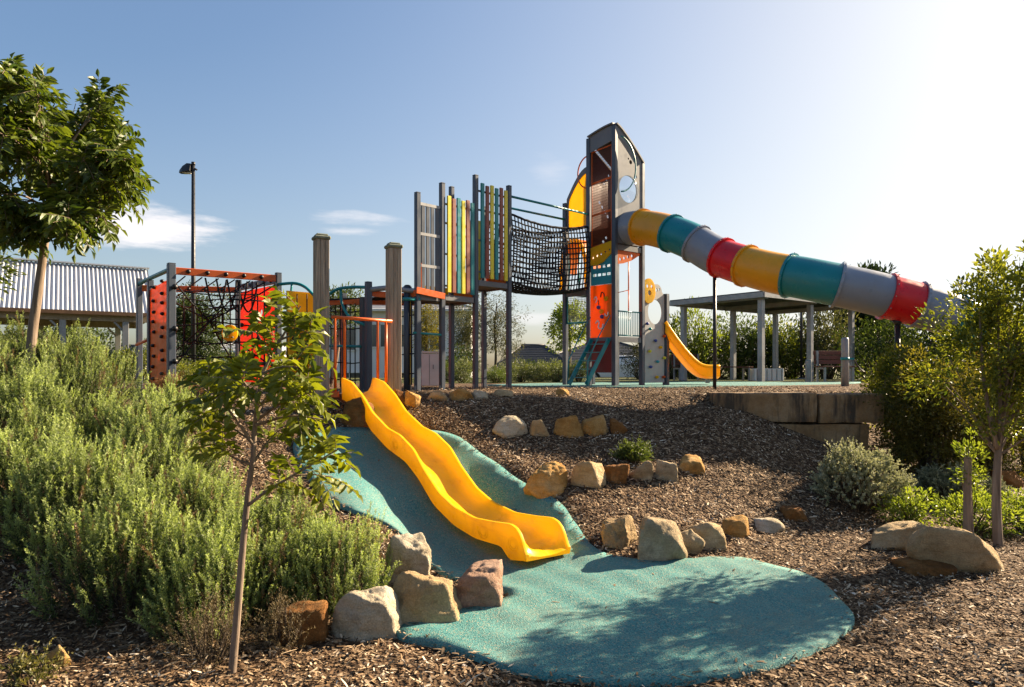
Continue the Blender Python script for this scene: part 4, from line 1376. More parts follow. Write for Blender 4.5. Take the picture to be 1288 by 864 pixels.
m = MB(); m.tube([P1 + ZV * 2.03, P1.lerp(P3, .2) + ZV * 2.05, P1.lerp(P3, .9) + ZV * 2.06, P3 + ZV * 2.06], .04, 8); m.build('top_bar', TEAL, cf)
m = MB(); m.tube([P1 + ZV * .85 + nw * .05, P1.lerp(P3, .35) + ZV * .92], .03, 6); m.build('hand_grip', ORANGE, cf)
for a, b, z, mt in ((P3, P5, 2.06, ORANGE), (P1, P4, 1.98, ORANGE), (P4, P5, 2.03, GREYM)):
    m = MB(); m.bar(a + (b - a) * .02 + ZV * (z - .03), b - (b - a) * .02 + ZV * (z - .03), .05, .12)
    bo = m.build('top_beam', mt, cf, bevel=.006)
    m = MB()
    for i in range(5): m.sphere(a.lerp(b, .15 + .17 * i) + ZV * (z - .03) + Vector((.02, -.04, 0)), .04, 4)
    m.build('rope_clamp', BLACKM, bo)
# red climbing wall between P4 and P5
rd = (P5 - P4).normalized(); lr = (P5 - P4).length
pr = fplate(P4, rd, [(.10, .12), (lr - .07, .12), (lr - .07, 1.92), (.10, 1.90)], [circle(.4, .75, .07, n=12), circle(1.0, 1.45, .06, n=12)], REDPAN, 'wall_panel', cf)
for k in range(16):
    x, z = rr_.uniform(.2, lr - .2), rr_.uniform(.3, 1.8); m = MB(); m.sphere(P4 + rd * x + ZV * z + Vector((-.03, -.04, 0)), .045, 4); m.build('hold', BLACKM, cf)
# net
m = MB()
hub = P3.lerp(P5, .45).lerp(P1.lerp(P4, .5), .35) + ZV * 1.25
corner = [P3 + ZV * 1.9, P5 + ZV * 1.95, P4 + ZV * 1.95, P1.lerp(P3, .4) + ZV * 1.9, P3 + ZV * .35, P5 + ZV * .35, P4 + ZV * .35, P2 + ZV * .35, P3 + ZV * 1.1, P5 + ZV * 1.15]
for c in corner: m.tube([c, c.lerp(hub, .5) - ZV * .03, hub], .014, 5)
for f in (.3, .58, .8):
    for order in ([0, 8, 4, 5, 9, 1, 0], [3, 7, 6, 2, 3], [0, 3], [1, 2], [4, 7], [5, 6]):
        pts = [corner[i].lerp(hub, f) for i in order]
        for a, b in zip(pts[:-1], pts[1:]): m.tube([a, a.lerp(b, .5) - ZV * .05, b], .012, 5)
for i in range(6):
    a = P3.lerp(P5, .12 + .15 * i) + ZV * 1.95; b = P1.lerp(P4, .15 + .15 * i) + ZV * 1.9
    m.tube([a, a.lerp(b, .5) - ZV * .10, b], .012, 5)
for i in range(4):
    a = P3.lerp(P5, .30 + .10 * i) + ZV * 1.95
    m.tube(catmull([a, a + Vector((.05, .1, -.4)), a + Vector((.12, .2, -.55)), a + Vector((.2, .25, -.35)), a + Vector((.24, .3, 0))], 5), .016, 5)
for i in range(3):
    a = P3.lerp(P5, .62 + .12 * i); m.tube([a + ZV * 1.95, a + ZV * .2], .013, 5)
for z in (.45, .85, 1.25, 1.6): m.tube([P3.lerp(P5, .5) + ZV * z, P5 + ZV * z], .013, 5)
m.build('rope_net', ROPE, cf)
m = MB()
for z in (.5, 1.05, 1.75):
    m.sphere(P3 + Vector((.09, -.06, z)), .05, 5)
m.build('rope_clamp', BLACKM, cf)
dc = at(289, 419, 12.05)
m = MB(); m.plate(dc, Vector((1, -.15, 0)), ZV, circle(0, 0, .15, n=28), [circle(0, .075, .02, .035, 10), circle(-.06, .03, .03, .014, 8), circle(.06, .03, .03, .014, 8), circle(0, -.02, .013, .02, 8), circle(-.05, -.07, .04, .012, 8), circle(.05, -.07, .04, .012, 8)], .03)
m.build('disc', YEL, cf)
sc_ = at(326, 457, 12.2); m = MB(); m.disc(sc_, ZV, .26, .05, 20); m.build('round_seat', BLACKM, cf)

# ---- net climber between the frame and the slat tower
ncl = thing('net_climber', 'rope net climber with yellow walls and orange curved beams behind the slide', 'climbing net', v3(-2.9, 12.2, 0))
N1, N2 = v3(-2.44, 11.6), v3(-1.80, 11.75); N3 = v3(-2.35, 12.75); N0 = v3(-3.1, 12.55)
for p, z, w in ((N1, 1.84, .10), (N1 + v3(-.13, .22), 1.6, .10), (N0, 1.75, .10)): post(p, z, ncl, w=w, foot=False)
m = MB(); m.tube([N2 + ZV * -.1, N2 + ZV * 1.78], .065, 12); m.tube([N2 + ZV * 1.70, N2 + ZV * 1.79], .075, 12); m.build('post', POST, ncl)
m = MB(); m.sphere(N2 + ZV * 1.80, .06, 6, (1, 1, .4)); m.build('end_cap', BLACKM, ncl)
ya, yb = v3(-4.05, 12.25), v3(-3.40, 12.55)
for a, b, z1, nm in ((ya, yb, 1.78, 1), (N2 + v3(-.02, .22), A + v3(-.14, .1), 1.66, 2)):
    d_ = (b - a).normalized(); l_ = (b - a).length
    pn = fplate(a, d_, [(0, .1), (l_, .1), (l_, z1 - .03), (0, z1)], [], YEL, 'wall_panel', ncl)
    nn_ = Vector((d_.y, -d_.x, 0))
    for k in range(12 if nm == 1 else 7):
        m = MB(); m.sphere(a + d_ * (l_ * rr_.uniform(.15, .85)) + ZV * (.25 + 1.35 * k / (12 if nm == 1 else 7)) + nn_ * .03, .04, 4); m.build('hold', BLACKM, ncl)
m = MB()
for i in range(5):
    p = ya.lerp(yb, .02 + .24 * i) + v3(.03, -.10); m.tube([p + ZV * .15, p + ZV * 1.72], .011, 5)
for z in (.25, .62, 1.0, 1.36): m.tube([ya + v3(.03, -.10, z), yb + v3(.06, -.10, z - .04)], .011, 5)
for i in range(4):
    p = (N2 + v3(-.06, .1)).lerp(A + v3(-.1, 0), i / 3); m.tube([p + ZV * .1, p + ZV * 1.6], .012, 5)
for z in (.28, .62, .95, 1.28): m.tube([N2 + v3(-.1, .05, z), A + v3(0, 0, z + .02)], .012, 5)
for i in range(9):
    p = v3(-3.25, 12.1).lerp(N1, i / 8) + v3(0, .15); m.tube([p + ZV * .05, p + ZV * (1.62 - .1 * (i % 2))], .011, 5)
for z in (.2, .5, .8, 1.1, 1.4): m.tube([v3(-3.25, 12.25, z), v3(-2.8, 11.98, z - .03), v3(N1.x, N1.y + .15, z)], .011, 5)
m.build('rope_net', ROPE, ncl)
# rope deck seen from below
m = MB()
d00, d10, d01, d11 = v3(-3.3, 12.1, 1.60), v3(-1.75, 11.7, 1.62), v3(-3.1, 13.2, 1.66), v3(-1.6, 12.7, 1.68)
for i in range(13):
    m.tube([d00.lerp(d10, i / 12), d01.lerp(d11, i / 12)], .014, 5)
for j in range(9):
    m.tube([d00.lerp(d01, j / 8), d10.lerp(d11, j / 8)], .014, 5)
m.build('deck_net', ROPE, ncl)
m = MB()
m.tube(catmull([v3(-2.42, 11.6, 1.72), v3(-2.1, 11.62, 1.75), v3(-1.8, 11.7, 1.72), v3(-1.6, 11.6, 1.70)], 6), .045, 8); m.build('edge_beam', GALV, ncl)
m = MB()
m.bar(v3(-2.40, 11.66, 1.66), v3(-1.84, 11.78, 1.63), .04, .10); m.bar(v3(-3.3, 12.3, 1.58), v3(-1.8, 12.9, 1.62), .04, .09); m.bar(v3(-3.55, 12.35, 1.55), v3(-2.44, 11.8, 1.56), .04, .08)
m.bar(N2 + v3(.06, .0, 1.64), A + v3(-.02, -.04, 1.66), .04, .11)
m.build('edge_beam', ORANGE, ncl, bevel=.005)
m = MB()
m.tube(catmull([v3(-4.25, 12.45, 1.92), v3(-3.95, 12.4, 1.93), v3(-3.75, 12.35, 1.86), v3(-3.55, 12.2, 1.70)], 6), .028, 8)
m.tube(catmull([v3(-4.0, 12.4, 1.93), v3(-4.02, 12.4, 1.7)], 3), .02, 6)
m.tube(catmull([v3(-3.30, 12.0, 1.62), v3(-3.05, 11.9, 1.76), v3(-2.75, 11.75, 1.78), v3(-2.46, 11.6, 1.76)], 6), .028, 8)
m.tube(catmull([v3(-2.98, 11.88, 1.76), v3(-2.95, 11.85, 1.5), v3(-2.78, 11.75, 1.25), v3(-2.5, 11.62, 1.12)], 6), .024, 8)
m.tube([v3(-3.3, 12.0, .78), v3(-2.6, 11.75, .76)], .022, 8)
m.build('teal_bar', TEAL, ncl)

# ---- street lamp
lp = at(243, 470, 22.0); lp.z = 0
la = thing('street_lamp', 'tall slim dark street lamp with a single hooded head', 'street lamp', lp)
m = MB(); m.tube([lp, lp + ZV * 3, lp + ZV * 6.98], [.075, .07, .055], 10); m.build('pole', DARKM, la)
m = MB(); m.tube([lp + v3(0, 0, 6.95), lp + v3(0, 0, 7.05)], .065, 8); m.tube([lp + v3(.02, 0, 6.85), lp + v3(.12, 0, 6.80)], .03, 6); m.build('bracket', DARKM, la)
m = MB()
prf = [(0, .16, 6.98, 6.74), (-.12, .17, 6.99, 6.72), (-.26, .15, 6.90, 6.70), (-.38, .07, 6.78, 6.69)]
vs = []; fs = []
for x, hw, zt_, zb_ in prf: vs += [lp + v3(x - .05, -hw, zb_), lp + v3(x - .05, -hw * .6, zt_), lp + v3(x - .05, hw * .6, zt_), lp + v3(x - .05, hw, zb_)]
for i in range(3):
    for k in range(4): fs.append((i * 4 + k, i * 4 + (k + 1) % 4, (i + 1) * 4 + (k + 1) % 4, (i + 1) * 4 + k))
fs += [(3, 2, 1, 0), (12, 13, 14, 15)]
m.add(vs, fs, False); hd = m.build('lamp_head', DARKM, la)
m = MB(); m.box(lp + v3(-.2, 0, 6.695), (.22, .2, .015)); m.build('lens', pmat('frosted_lens', (.5, .5, .46), .3, .05), hd)

# ---- timber bollard with teal collar and chain
bd = at(1063, 485, 15.5); bd.z = 0
bo = thing('bollard', 'round pale timber bollard with teal collar and a black chain', 'bollard', bd)
m = MB(); m.tube([bd + ZV * -.1, bd + ZV * 1.05, bd + ZV * 1.09], [.085, .08, .06], 12); m.build('shaft', STAKE if False else GALV, bo)
m = MB(); m.tube([bd + ZV * .58, bd + ZV * .64], .095, 12); m.bar(bd + v3(.08, 0, .61), bd + v3(.2, 0, .61), .04, .04); m.build('collar', TEAL, bo)
m = MB(); m.tube(catmull([bd + v3(.2, 0, .6), bd + v3(.32, .02, .42), bd + v3(.5, .05, .3), bd + v3(.8, .1, .36)], 6), .018, 6); m.build('chain', BLACKM, bo)

# ---- shelter
S0 = v3(7.3, 20, 0); su = v3(.8, .6); sv = v3(-.6, .8)
sh = thing('shelter', 'open shelter with flat dark roof on square galvanised columns', 'shelter', v3(8.5, 21.5, 0))
for a, b in ((0, 0), (0, 2.83), (2.66, 0), (5.26, 0), (2.66, 2.83), (5.26, 2.83)):
    p = S0 + su * a + sv * b
    m = MB(); m.bar(p, p + ZV * 2.42, .165, .15, side=su); m.build('column', GALV, sh, bevel=.01)
m = MB()
c0, c1, c2, c3 = S0 - su * .25 - sv * .25, S0 + su * 5.6 - sv * .25, S0 + su * 5.6 + sv * 3.2, S0 - su * .25 + sv * 3.2
for a, b in ((c0, c1), (c1, c2), (c2, c3), (c3, c0)):
    m.bar(a + ZV * 2.53, b + ZV * 2.53, .06, .15)
for t in (0, 2.66, 5.26): m.bar(S0 + su * t - sv * .2 + ZV * 2.50, S0 + su * t + sv * 3.1 + ZV * 2.50, .10, .14)
m.build('roof_frame', GALV, sh)
m = MB(); vs = [k + ZV * 2.60 for k in (c0, c1, c2, c3)] + [k + ZV * 2.64 for k in (c0, c1, c2, c3)]
m.add(vs, [(3, 2, 1, 0), (4, 5, 6, 7), (0, 1, 5, 4), (1, 2, 6, 5), (2, 3, 7, 6), (3, 0, 4, 7)]); m.build('roof_sheet', DARKM, sh)


def bench(c, ax, label, ln=1.0, back=True):
    ax = Vector(ax).normalized(); nn = Vector((ax.y, -ax.x, 0))
    b = thing('bench', label, 'bench', v3(c.x, c.y, 0), 'brown slatted benches by the shelter')
    m = MB()
    for i in range(3): m.bar(c - ax * ln / 2 + nn * (.15 * i) + ZV * .45, c + ax * ln / 2 + nn * (.15 * i) + ZV * .45, .13, .035)
    m.build('seat', BENCHW, b, bevel=.004)
    if back:
        m = MB()
        for i in range(3): m.bar(c - ax * ln / 2 - nn * (.08 + .02 * i) + ZV * (.58 + .13 * i), c + ax * ln / 2 - nn * (.08 + .02 * i) + ZV * (.58 + .13 * i), .03, .115)
        m.build('backrest', BENCHW, b, bevel=.004)
    for s_ in (-.42, .42):
        m = MB(); p = c + ax * s_ * ln; m.bar(p - nn * .06, p - nn * .06 + ZV * (.9 if back else .42), .05, .06); m.bar(p + nn * .3, p + nn * .3 + ZV * .43, .05, .06); m.bar(p - nn * .06 + ZV * .40, p + nn * .3 + ZV * .40, .05, .05)
        m.build('leg', GALV, b)
    return b


bench(v3(9.05, 19.3), (1, .15, 0), 'brown slatted bench with backrest in front of the shelter beside the bollard')
bench(v3(7.15, 22.6), (1, .2, 0), 'backless brown bench under the shelter roof', 1.4, False)
bench(v3(6.0, 23.4), (1, .3, 0), 'brown bench with backrest half hidden behind the small slide', 1.1, True)
gp = thing('planter_box', 'low grey metal box between the shelter columns', 'planter', v3(8.35, 22.4, 0))
m = MB(); m.box(v3(8.35, 22.4, .2), (.95, .5, .4)); m.build('body', CONC, gp, bevel=.01)
m = MB()
for i in range(6): m.box(v3(7.95 + .16 * i, 22.14, .2), (.012, .012, .36))
m.build('groove', DARKM, gp)
mp_ = thing('marker_post', 'short pale post beside the brown bench', 'post', v3(8.55, 19.4, 0))
m = MB(); m.bar(v3(8.42, 19.4, -.1), v3(8.42, 19.4, .62), .14, .12); m.build('shaft', GALV, mp_, bevel=.01)
m = MB(); m.bar(v3(8.42, 19.4, .621), v3(8.42, 19.4, .65), .12, .10); m.build('cap', GALV, mp_, bevel=.006)
fp = at(1008, 400, 26); m = MB(); m.tube([v3(fp.x, fp.y, 0), v3(fp.x, fp.y, 4.2)], .05, 8)
sp_ = thing('steel_pole', 'thin dark pole standing behind the shelter', 'pole', v3(fp.x, fp.y, 0)); m.build('shaft', DARKM, sp_)
m = MB(); m.tube([v3(fp.x, fp.y, 0), v3(fp.x, fp.y, .05)], .14, 10); m.build('base_plate', GALV, sp_)

# ---- pavilion with corrugated roof
pv = thing('pavilion', 'open pavilion with a corrugated metal gable roof on grey columns', 'pavilion', v3(-17, 28, 0))
pe = Vector((.84, .55, 0)).normalized(); pn_ = Vector((pe.y, -pe.x, 0)); pn_ = pn_ if pn_.y < 0 else -pn_
RE = v3(-15.9, 29.8)
HW, ZR, ZE, LEN = 2.7, 4.72, 2.62, 13.0
PITCH = .15
for nm, sg in (('roof', 1), ('roof', -1)):
    n = int(LEN / PITCH * 8); vs = []; fs = []
    for i in range(n + 1):
        t = i / 8; x = -LEN * i / n; k = .026 * math.sin(6.2832 * x / PITCH)
        up = Vector((pn_.x * sg * (ZR - ZE), pn_.y * sg * (ZR - ZE), HW)).normalized()
        vs += [RE + pe * x + ZV * ZR + up * k, RE + pe * x + pn_ * (sg * HW) + ZV * ZE + up * k]
    for i in range(n): fs.append((2 * i, 2 * i + 1, 2 * i + 3, 2 * i + 2) if sg < 0 else (2 * i, 2 * i + 2, 2 * i + 3, 2 * i + 1))
    m = MB(); m.add(vs, fs, True); m.build(nm, pmat('corrugated_zinc', (.40, .42, .46), .38, .06, 1, metal=.25, spec=.5), pv)
m = MB()
m.bar(RE + pe * .05 + ZV * (ZR + .06), RE - pe * LEN + ZV * (ZR + .06), .36, .05); m.build('ridge_cap', pmat('pale_zinc_cap', (.62, .64, .66), .4, .05, metal=.2), pv)
TRIM = pmat('brown_timber_trim', (.16, .085, .04), .6, .25, 3); CEIL = pmat('pale_timber_lining', (.30, .24, .17), .7, .15, 3, stretch=(1, 6, 1))
m = MB()
for sg in (1, -1):
    m.bar(RE + pe * .02 + pn_ * (sg * (HW + .03)) + ZV * (ZE - .06), RE - pe * LEN + pn_ * (sg * (HW + .03)) + ZV * (ZE - .06), .06, .14)
m.build('gutter', TRIM, pv)
m = MB()
for sg in (1, -1): m.bar(RE - pe * .1 + pn_ * (sg * (HW - .35)) + ZV * (ZE - .22), RE - pe * LEN + pn_ * (sg * (HW - .35)) + ZV * (ZE - .22), .16, .26)
for i in range(6): m.bar(RE - pe * (.3 + 2.4 * i) + pn_ * (HW - .35) + ZV * (ZE - .22), RE - pe * (.3 + 2.4 * i) - pn_ * (HW - .35) + ZV * (ZE - .22), .12, .2)
m.build('beam', CEIL, pv)
m = MB()
for x in (0.02,):
    vs = [RE + pe * -.1 + pn_ * HW + ZV * (ZE - .02), RE - pe * .1 - pn_ * HW + ZV * (ZE - .02), RE - pe * .1 + ZV * (ZR - .04)]
    m.add(vs, [(0, 1, 2)])
m.add([RE - pe * .1 + pn_ * (HW - .3) + ZV * (ZE - .06), RE - pe * LEN + pn_ * (HW - .3) + ZV * (ZE - .06), RE - pe * LEN - pn_ * (HW - .3) + ZV * (ZE - .06), RE - pe * .1 - pn_ * (HW - .3) + ZV * (ZE - .06)], [(0, 1, 2, 3)])
m.build('ceiling_lining', CEIL, pv)
for t, sg in ((1.0, 1), (3.1, 1), (6.4, 1), (9.6, 1), (1.0, -1), (3.9, -1), (7.0, -1)):
    p = RE - pe * t + pn_ * (sg * (HW - .35)); m = MB(); m.bar(v3(p.x, p.y, -.1), v3(p.x, p.y, ZE - .35), .22, .2, side=pe)
    m.bar(p + ZV * (ZE - .8), p - pe * .4 + ZV * (ZE - .36), .08, .08)
    m.build('column', GALV if sg > 0 else PALEM, pv, bevel=.008)

# ================================================================== VEGETATION
class Leaves:
    def __init__(s): s.B = []; s.D = []; s.N = []; s.L = []; s.W = []; s.T = []

    def add(s, b, d, n, l, w, t):
        s.B.append(np.atleast_2d(b)); s.D.append(np.atleast_2d(d)); s.N.append(np.atleast_2d(n))
        k = len(s.B[-1])
        s.L.append(np.broadcast_to(l, k)); s.W.append(np.broadcast_to(w, k)); s.T.append(np.broadcast_to(t, k))

    def build(s, name, mat, parent, simple=False, droop=.12, fold=.18):
        b = np.concatenate(s.B); d = np.concatenate(s.D); n = np.concatenate(s.N)
        l = np.concatenate(s.L)[:, None]; w = np.concatenate(s.W)[:, None]; t = np.concatenate(s.T)
        d = d / np.linalg.norm(d, axis=1)[:, None]
        sd = np.cross(d, n); sd /= np.maximum(np.linalg.norm(sd, axis=1), 1e-6)[:, None]
        n = np.cross(sd, d)
        k = len(b); i = np.arange(k)[:, None]
        if simple:
            v = np.stack([b, b + d * l * .5 + sd * w * .5, b + d * l, b + d * l * .5 - sd * w * .5], 1).reshape(-1, 3)
            q = i * 4 + np.array([[0, 1, 2, 3]])
            return mesh_np(name, v, q, mat, tint=t, parent=parent)
        mid = b + d * l * .45 - n * l * fold * .25
        tip = b + d * l - n * l * droop
        v = np.stack([b, b + d * l * .42 + sd * w * .5 + n * w * fold, mid, b + d * l * .42 - sd * w * .5 + n * w * fold, tip,
                      b + d * l * .76 + sd * w * .34 + n * w * fold * .3 - n * l * droop * .5, b + d * l * .76 - sd * w * .34 + n * w * fold * .3 - n * l * droop * .5], 1).reshape(-1, 3)
        f = np.concatenate([i * 7 + np.array([[0, 1, 2, 2]]) * 1], 0)
        tri = np.concatenate([i * 7 + np.array([[0, 1, 2]]), i * 7 + np.array([[0, 2, 3]]), i * 7 + np.array([[1, 5, 2]]), i * 7 + np.array([[2, 5, 4]]), i * 7 + np.array([[2, 4, 6]]), i * 7 + np.array([[2, 6, 3]])], 1).reshape(-1, 3)
        return mesh_np(name, v, tri, mat, tint=np.repeat(t, 6), parent=parent)


def unit(r, n):
    v = r.normal(0, 1, (n, 3)); return v / np.linalg.norm(v, axis=1)[:, None]


# ---------------- needle bushes (lavender-like) and woolly silver shrubs
def sprig_bush(name, seed, nsp, rad, h, mat, stemmat, label, cat, group, needle=(.024, .0036), nper=46, upright=.75, flat=0., slen=(.2, .36), loc=(0, 0, 0), lumps=1.0, jit=.11, dead=0.0):
    r = np.random.default_rng(seed)
    root = thing(name, label, cat, loc, group)
    o = np.array(loc)
    ang = r.uniform(0, 6.283, nsp); rho = np.sqrt(r.random(nsp)) * rad * .98
    ph = r.uniform(0, 6.283, 6)
    lob = 1 + lumps * (.14 * np.sin(3 * ang + ph[0]) + .10 * np.sin(5 * ang + ph[1]))
    rho = rho * lob
    x = rho * np.cos(ang); y = rho * np.sin(ang)
    e = np.clip(1 - (rho / (rad * lob)) ** 2.2, .02, 1)
    hz = h * np.sqrt(e) * (1 + lumps * .16 * np.sin(5 * x / rad + ph[2]) * np.sin(5 * y / rad + ph[3]) + .07 * np.sin(11 * x / rad + ph[4]))
    inner = r.random(nsp) < .25
    hz = hz * np.where(inner, r.uniform(.45, .8, nsp), r.uniform(.82, 1.08, nsp)) + .05
    tipp = np.stack([x, y, hz], -1)
    d = np.stack([x / rad * (1 - upright) * 1.8, y / rad * (1 - upright) * 1.8, np.full(nsp, upright + .25)], -1)
    low = np.clip(1 - hz / (h * .55), 0, 1)[:, None]
    d += np.stack([x / rad, y / rad, np.zeros(nsp)], -1) * low * 1.1
    d += r.normal(0, jit, (nsp, 3)); d /= np.linalg.norm(d, axis=1)[:, None]
    L = r.uniform(*slen, nsp)
    k = nper
    f = (np.arange(k)[None] + r.random((nsp, k))) / k
    f = .06 + .94 * f ** .85
    base = tipp[:, None] - d[:, None] * (L[:, None] * (1 - f))[..., None]
    bend = r.normal(0, .04, (nsp, 1, 3)) * (f ** 2)[..., None]
    base = base + bend
    pr_ = unit(r, nsp * k).reshape(nsp, k, 3); pr_ = pr_ - d[:, None] * (pr_ * d[:, None]).sum(-1, keepdims=True); pr_ /= np.maximum(np.linalg.norm(pr_, axis=-1, keepdims=True), .05)
    nd = d[:, None] * .62 + pr_ * .72 + r.normal(0, .14, (nsp, k, 3))
    nl = needle[0] * (1.1 - .5 * f) * r.uniform(.8, 1.25, (nsp, k))
    sp_t = r.normal(0, .20, (nsp, 1))
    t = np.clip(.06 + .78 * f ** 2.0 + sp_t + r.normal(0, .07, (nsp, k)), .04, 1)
    t = np.where(r.random((nsp, 1)) < dead, r.uniform(0, .012, (nsp, k)), t)
    lv = Leaves()
    bb = base.reshape(-1, 3); ok = bb[:, 2] > .01
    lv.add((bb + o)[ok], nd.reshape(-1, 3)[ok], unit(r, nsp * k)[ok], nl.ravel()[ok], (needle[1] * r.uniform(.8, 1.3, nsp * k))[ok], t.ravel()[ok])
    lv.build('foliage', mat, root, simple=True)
    m = MB()
    for i in range(0, nsp, 4):
        p1 = Vector(tipp[i] - d[i] * L[i] * .55); b0 = Vector((x[i] * .35, y[i] * .35, 0))
        if p1.z < .05: continue
        m.tube([b0 + Vector(o), b0.lerp(p1, .5) + Vector((0, 0, -.02)) + Vector(o), p1 + Vector(o)], [.007, .005, .003], 3, cap=False)
    m.build('stems', stemmat, root)
    return root


LAV = leafmat('lavender_needles', (.022, .042, .015), (.40, .47, .17), .42, .55, tcol=(1.25, 1.3, .6), brown=(.16, .10, .06))
DRYL = leafmat('dry_lavender_needles', (.07, .05, .03), (.22, .17, .08), .25, .7, (1.2, 1.1, .8))
SILV = leafmat('silver_woolly_leaves', (.15, .165, .09), (.44, .44, .29), .25, .7, (1.2, 1.2, .8))
LG = 'lavender bushes massed on the bank'
spec = [  # x, y, scale, variant, label
    (-6.5, 9.2, 1.05, 0, 'lavender bush at the foot of the big tree trunk'),
    (-5.6, 8.9, .95, 1, 'lavender bush on the bank top below the tree and the pavilion column'),
    (-7.1, 8.1, 1.0, 2, 'lavender bush at the picture edge high on the bank'),
    (-5.0, 7.9, 1.0, 3, 'lavender bush below the orange holed wall of the climbing frame'),
    (-6.0, 7.7, 1.05, 0, 'tall lavender bush on the upper bank under the tree'),
    (-4.1, 8.2, .72, 1, 'low lavender bush at the rim beside the dry grass'),
    (-4.9, 6.8, 1.08, 2, 'lavender bush half way up the bank above the dark mulch'),
    (-3.9, 7.1, .92, 3, 'lavender bush half way up behind the sapling leaves'),
    (-4.3, 6.05, 1.0, 0, 'lavender bush above the bare dark mulch at the picture edge'),
    (-3.3, 6.3, .95, 1, 'lavender bush in the middle of the mass'),
    (-3.45, 5.45, 1.0, 2, 'bright green lavender bush above the little ochre stone'),
    (-2.65, 5.75, .86, 3, 'lavender bush directly behind the sapling trunk'),
    (-2.75, 4.9, .92, 1, 'front lavender bush beside the dark mulch, lowest of the mass'),
    (-1.95, 5.45, .95, 0, 'lavender bush between the sapling trunk and the white rock'),
    (-1.32, 5.15, .80, 2, 'lavender bush leaning over the cream and white rocks'),
    (-2.05, 4.75, .84, 3, 'low lavender bush just behind the dry stems'),
]
protos = {}
for i, (x, y, s, v_, lb) in enumerate(spec):
    loc = (x, y, gz(x, y) - .04)
    if v_ not in protos:
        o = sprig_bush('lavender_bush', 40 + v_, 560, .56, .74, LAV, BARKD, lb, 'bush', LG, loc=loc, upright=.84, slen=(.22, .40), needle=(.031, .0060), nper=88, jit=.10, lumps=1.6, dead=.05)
        protos[v_] = o
    else:
        o = copy_tree(protos[v_]); o['label'] = lb; o.location = loc
    o.rotation_euler.z = random.uniform(0, 6.28); o.scale = (s * 1.06, s * 1.06, s * random.uniform(1.0, 1.22))
o = sprig_bush('dry_lavender_bush', 61, 200, .27, .36, DRYL, BARKD, 'half dead brownish bush round the foot of the sapling', 'bush', None, loc=(-1.85, 4.15, gz(-1.85, 4.15) - .03), nper=26, upright=.7, slen=(.15, .3))
o = sprig_bush('dry_lavender_bush', 62, 170, .22, .30, DRYL, BARKD, 'dry tan bush between the sapling and the cream rock', 'bush', None, loc=(-1.45, 4.35, gz(-1.45, 4.35) - .03), nper=30, upright=.7, slen=(.15, .28))
o = sprig_bush('weed_clump', 63, 60, .14, .14, leafmat('weed_leaves', (.06, .07, .02), (.2, .17, .05), .3), BARKD, 'small reddish green weed clump on dark mulch below the lavender', 'plant', None, loc=(-2.62, 3.72, gz(-2.62, 3.72)), nper=16, upright=.5, slen=(.06, .12), needle=(.03, .009))
DGR = leafmat('dry_grass_blades', (.16, .09, .035), (.34, .22, .09), .3, .7, (1.2, 1.0, .6))
o = sprig_bush('dry_grass_clump', 64, 260, .42, .26, DGR, BARKD, 'brown dry grass tussock on the rim under the orange holed wall', 'grass tussock', None, loc=(-4.75, 9.75, gz(-4.75, 9.75)), nper=8, upright=.5, slen=(.15, .3), needle=(.14, .005))

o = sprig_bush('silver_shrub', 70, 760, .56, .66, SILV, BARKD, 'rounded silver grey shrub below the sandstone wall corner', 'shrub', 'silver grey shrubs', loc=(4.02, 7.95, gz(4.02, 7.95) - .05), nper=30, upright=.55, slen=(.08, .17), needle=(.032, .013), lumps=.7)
o2 = copy_tree(o); o2['label'] = 'silver grey shrub behind the wooden stake'; o2.location = (5.55, 8.75, gz(5.55, 8.75) - .05); o2.scale = (.85, .85, .68); o2.rotation_euler.z = 2
o2 = copy_tree(o); o2['label'] = 'small silver grey shrub beside the trunk of the young tree'; o2.location = (6.05, 8.75, gz(6.05, 8.75) - .05); o2.scale = (.6, .6, .52); o2.rotation_euler.z = 4
GPL = leafmat('spreading_green_leaves', (.03, .055, .012), (.12, .16, .03), .35)
g_ = G(800, 584)
o = sprig_bush('ground_shrub', 72, 260, .24, .20, GPL, BARKD, 'small green spreading shrub among the middle row rocks', 'shrub', None, loc=(g_.x, g_.y + .1, g_.z), nper=26, upright=.35, slen=(.08, .2), needle=(.026, .009))


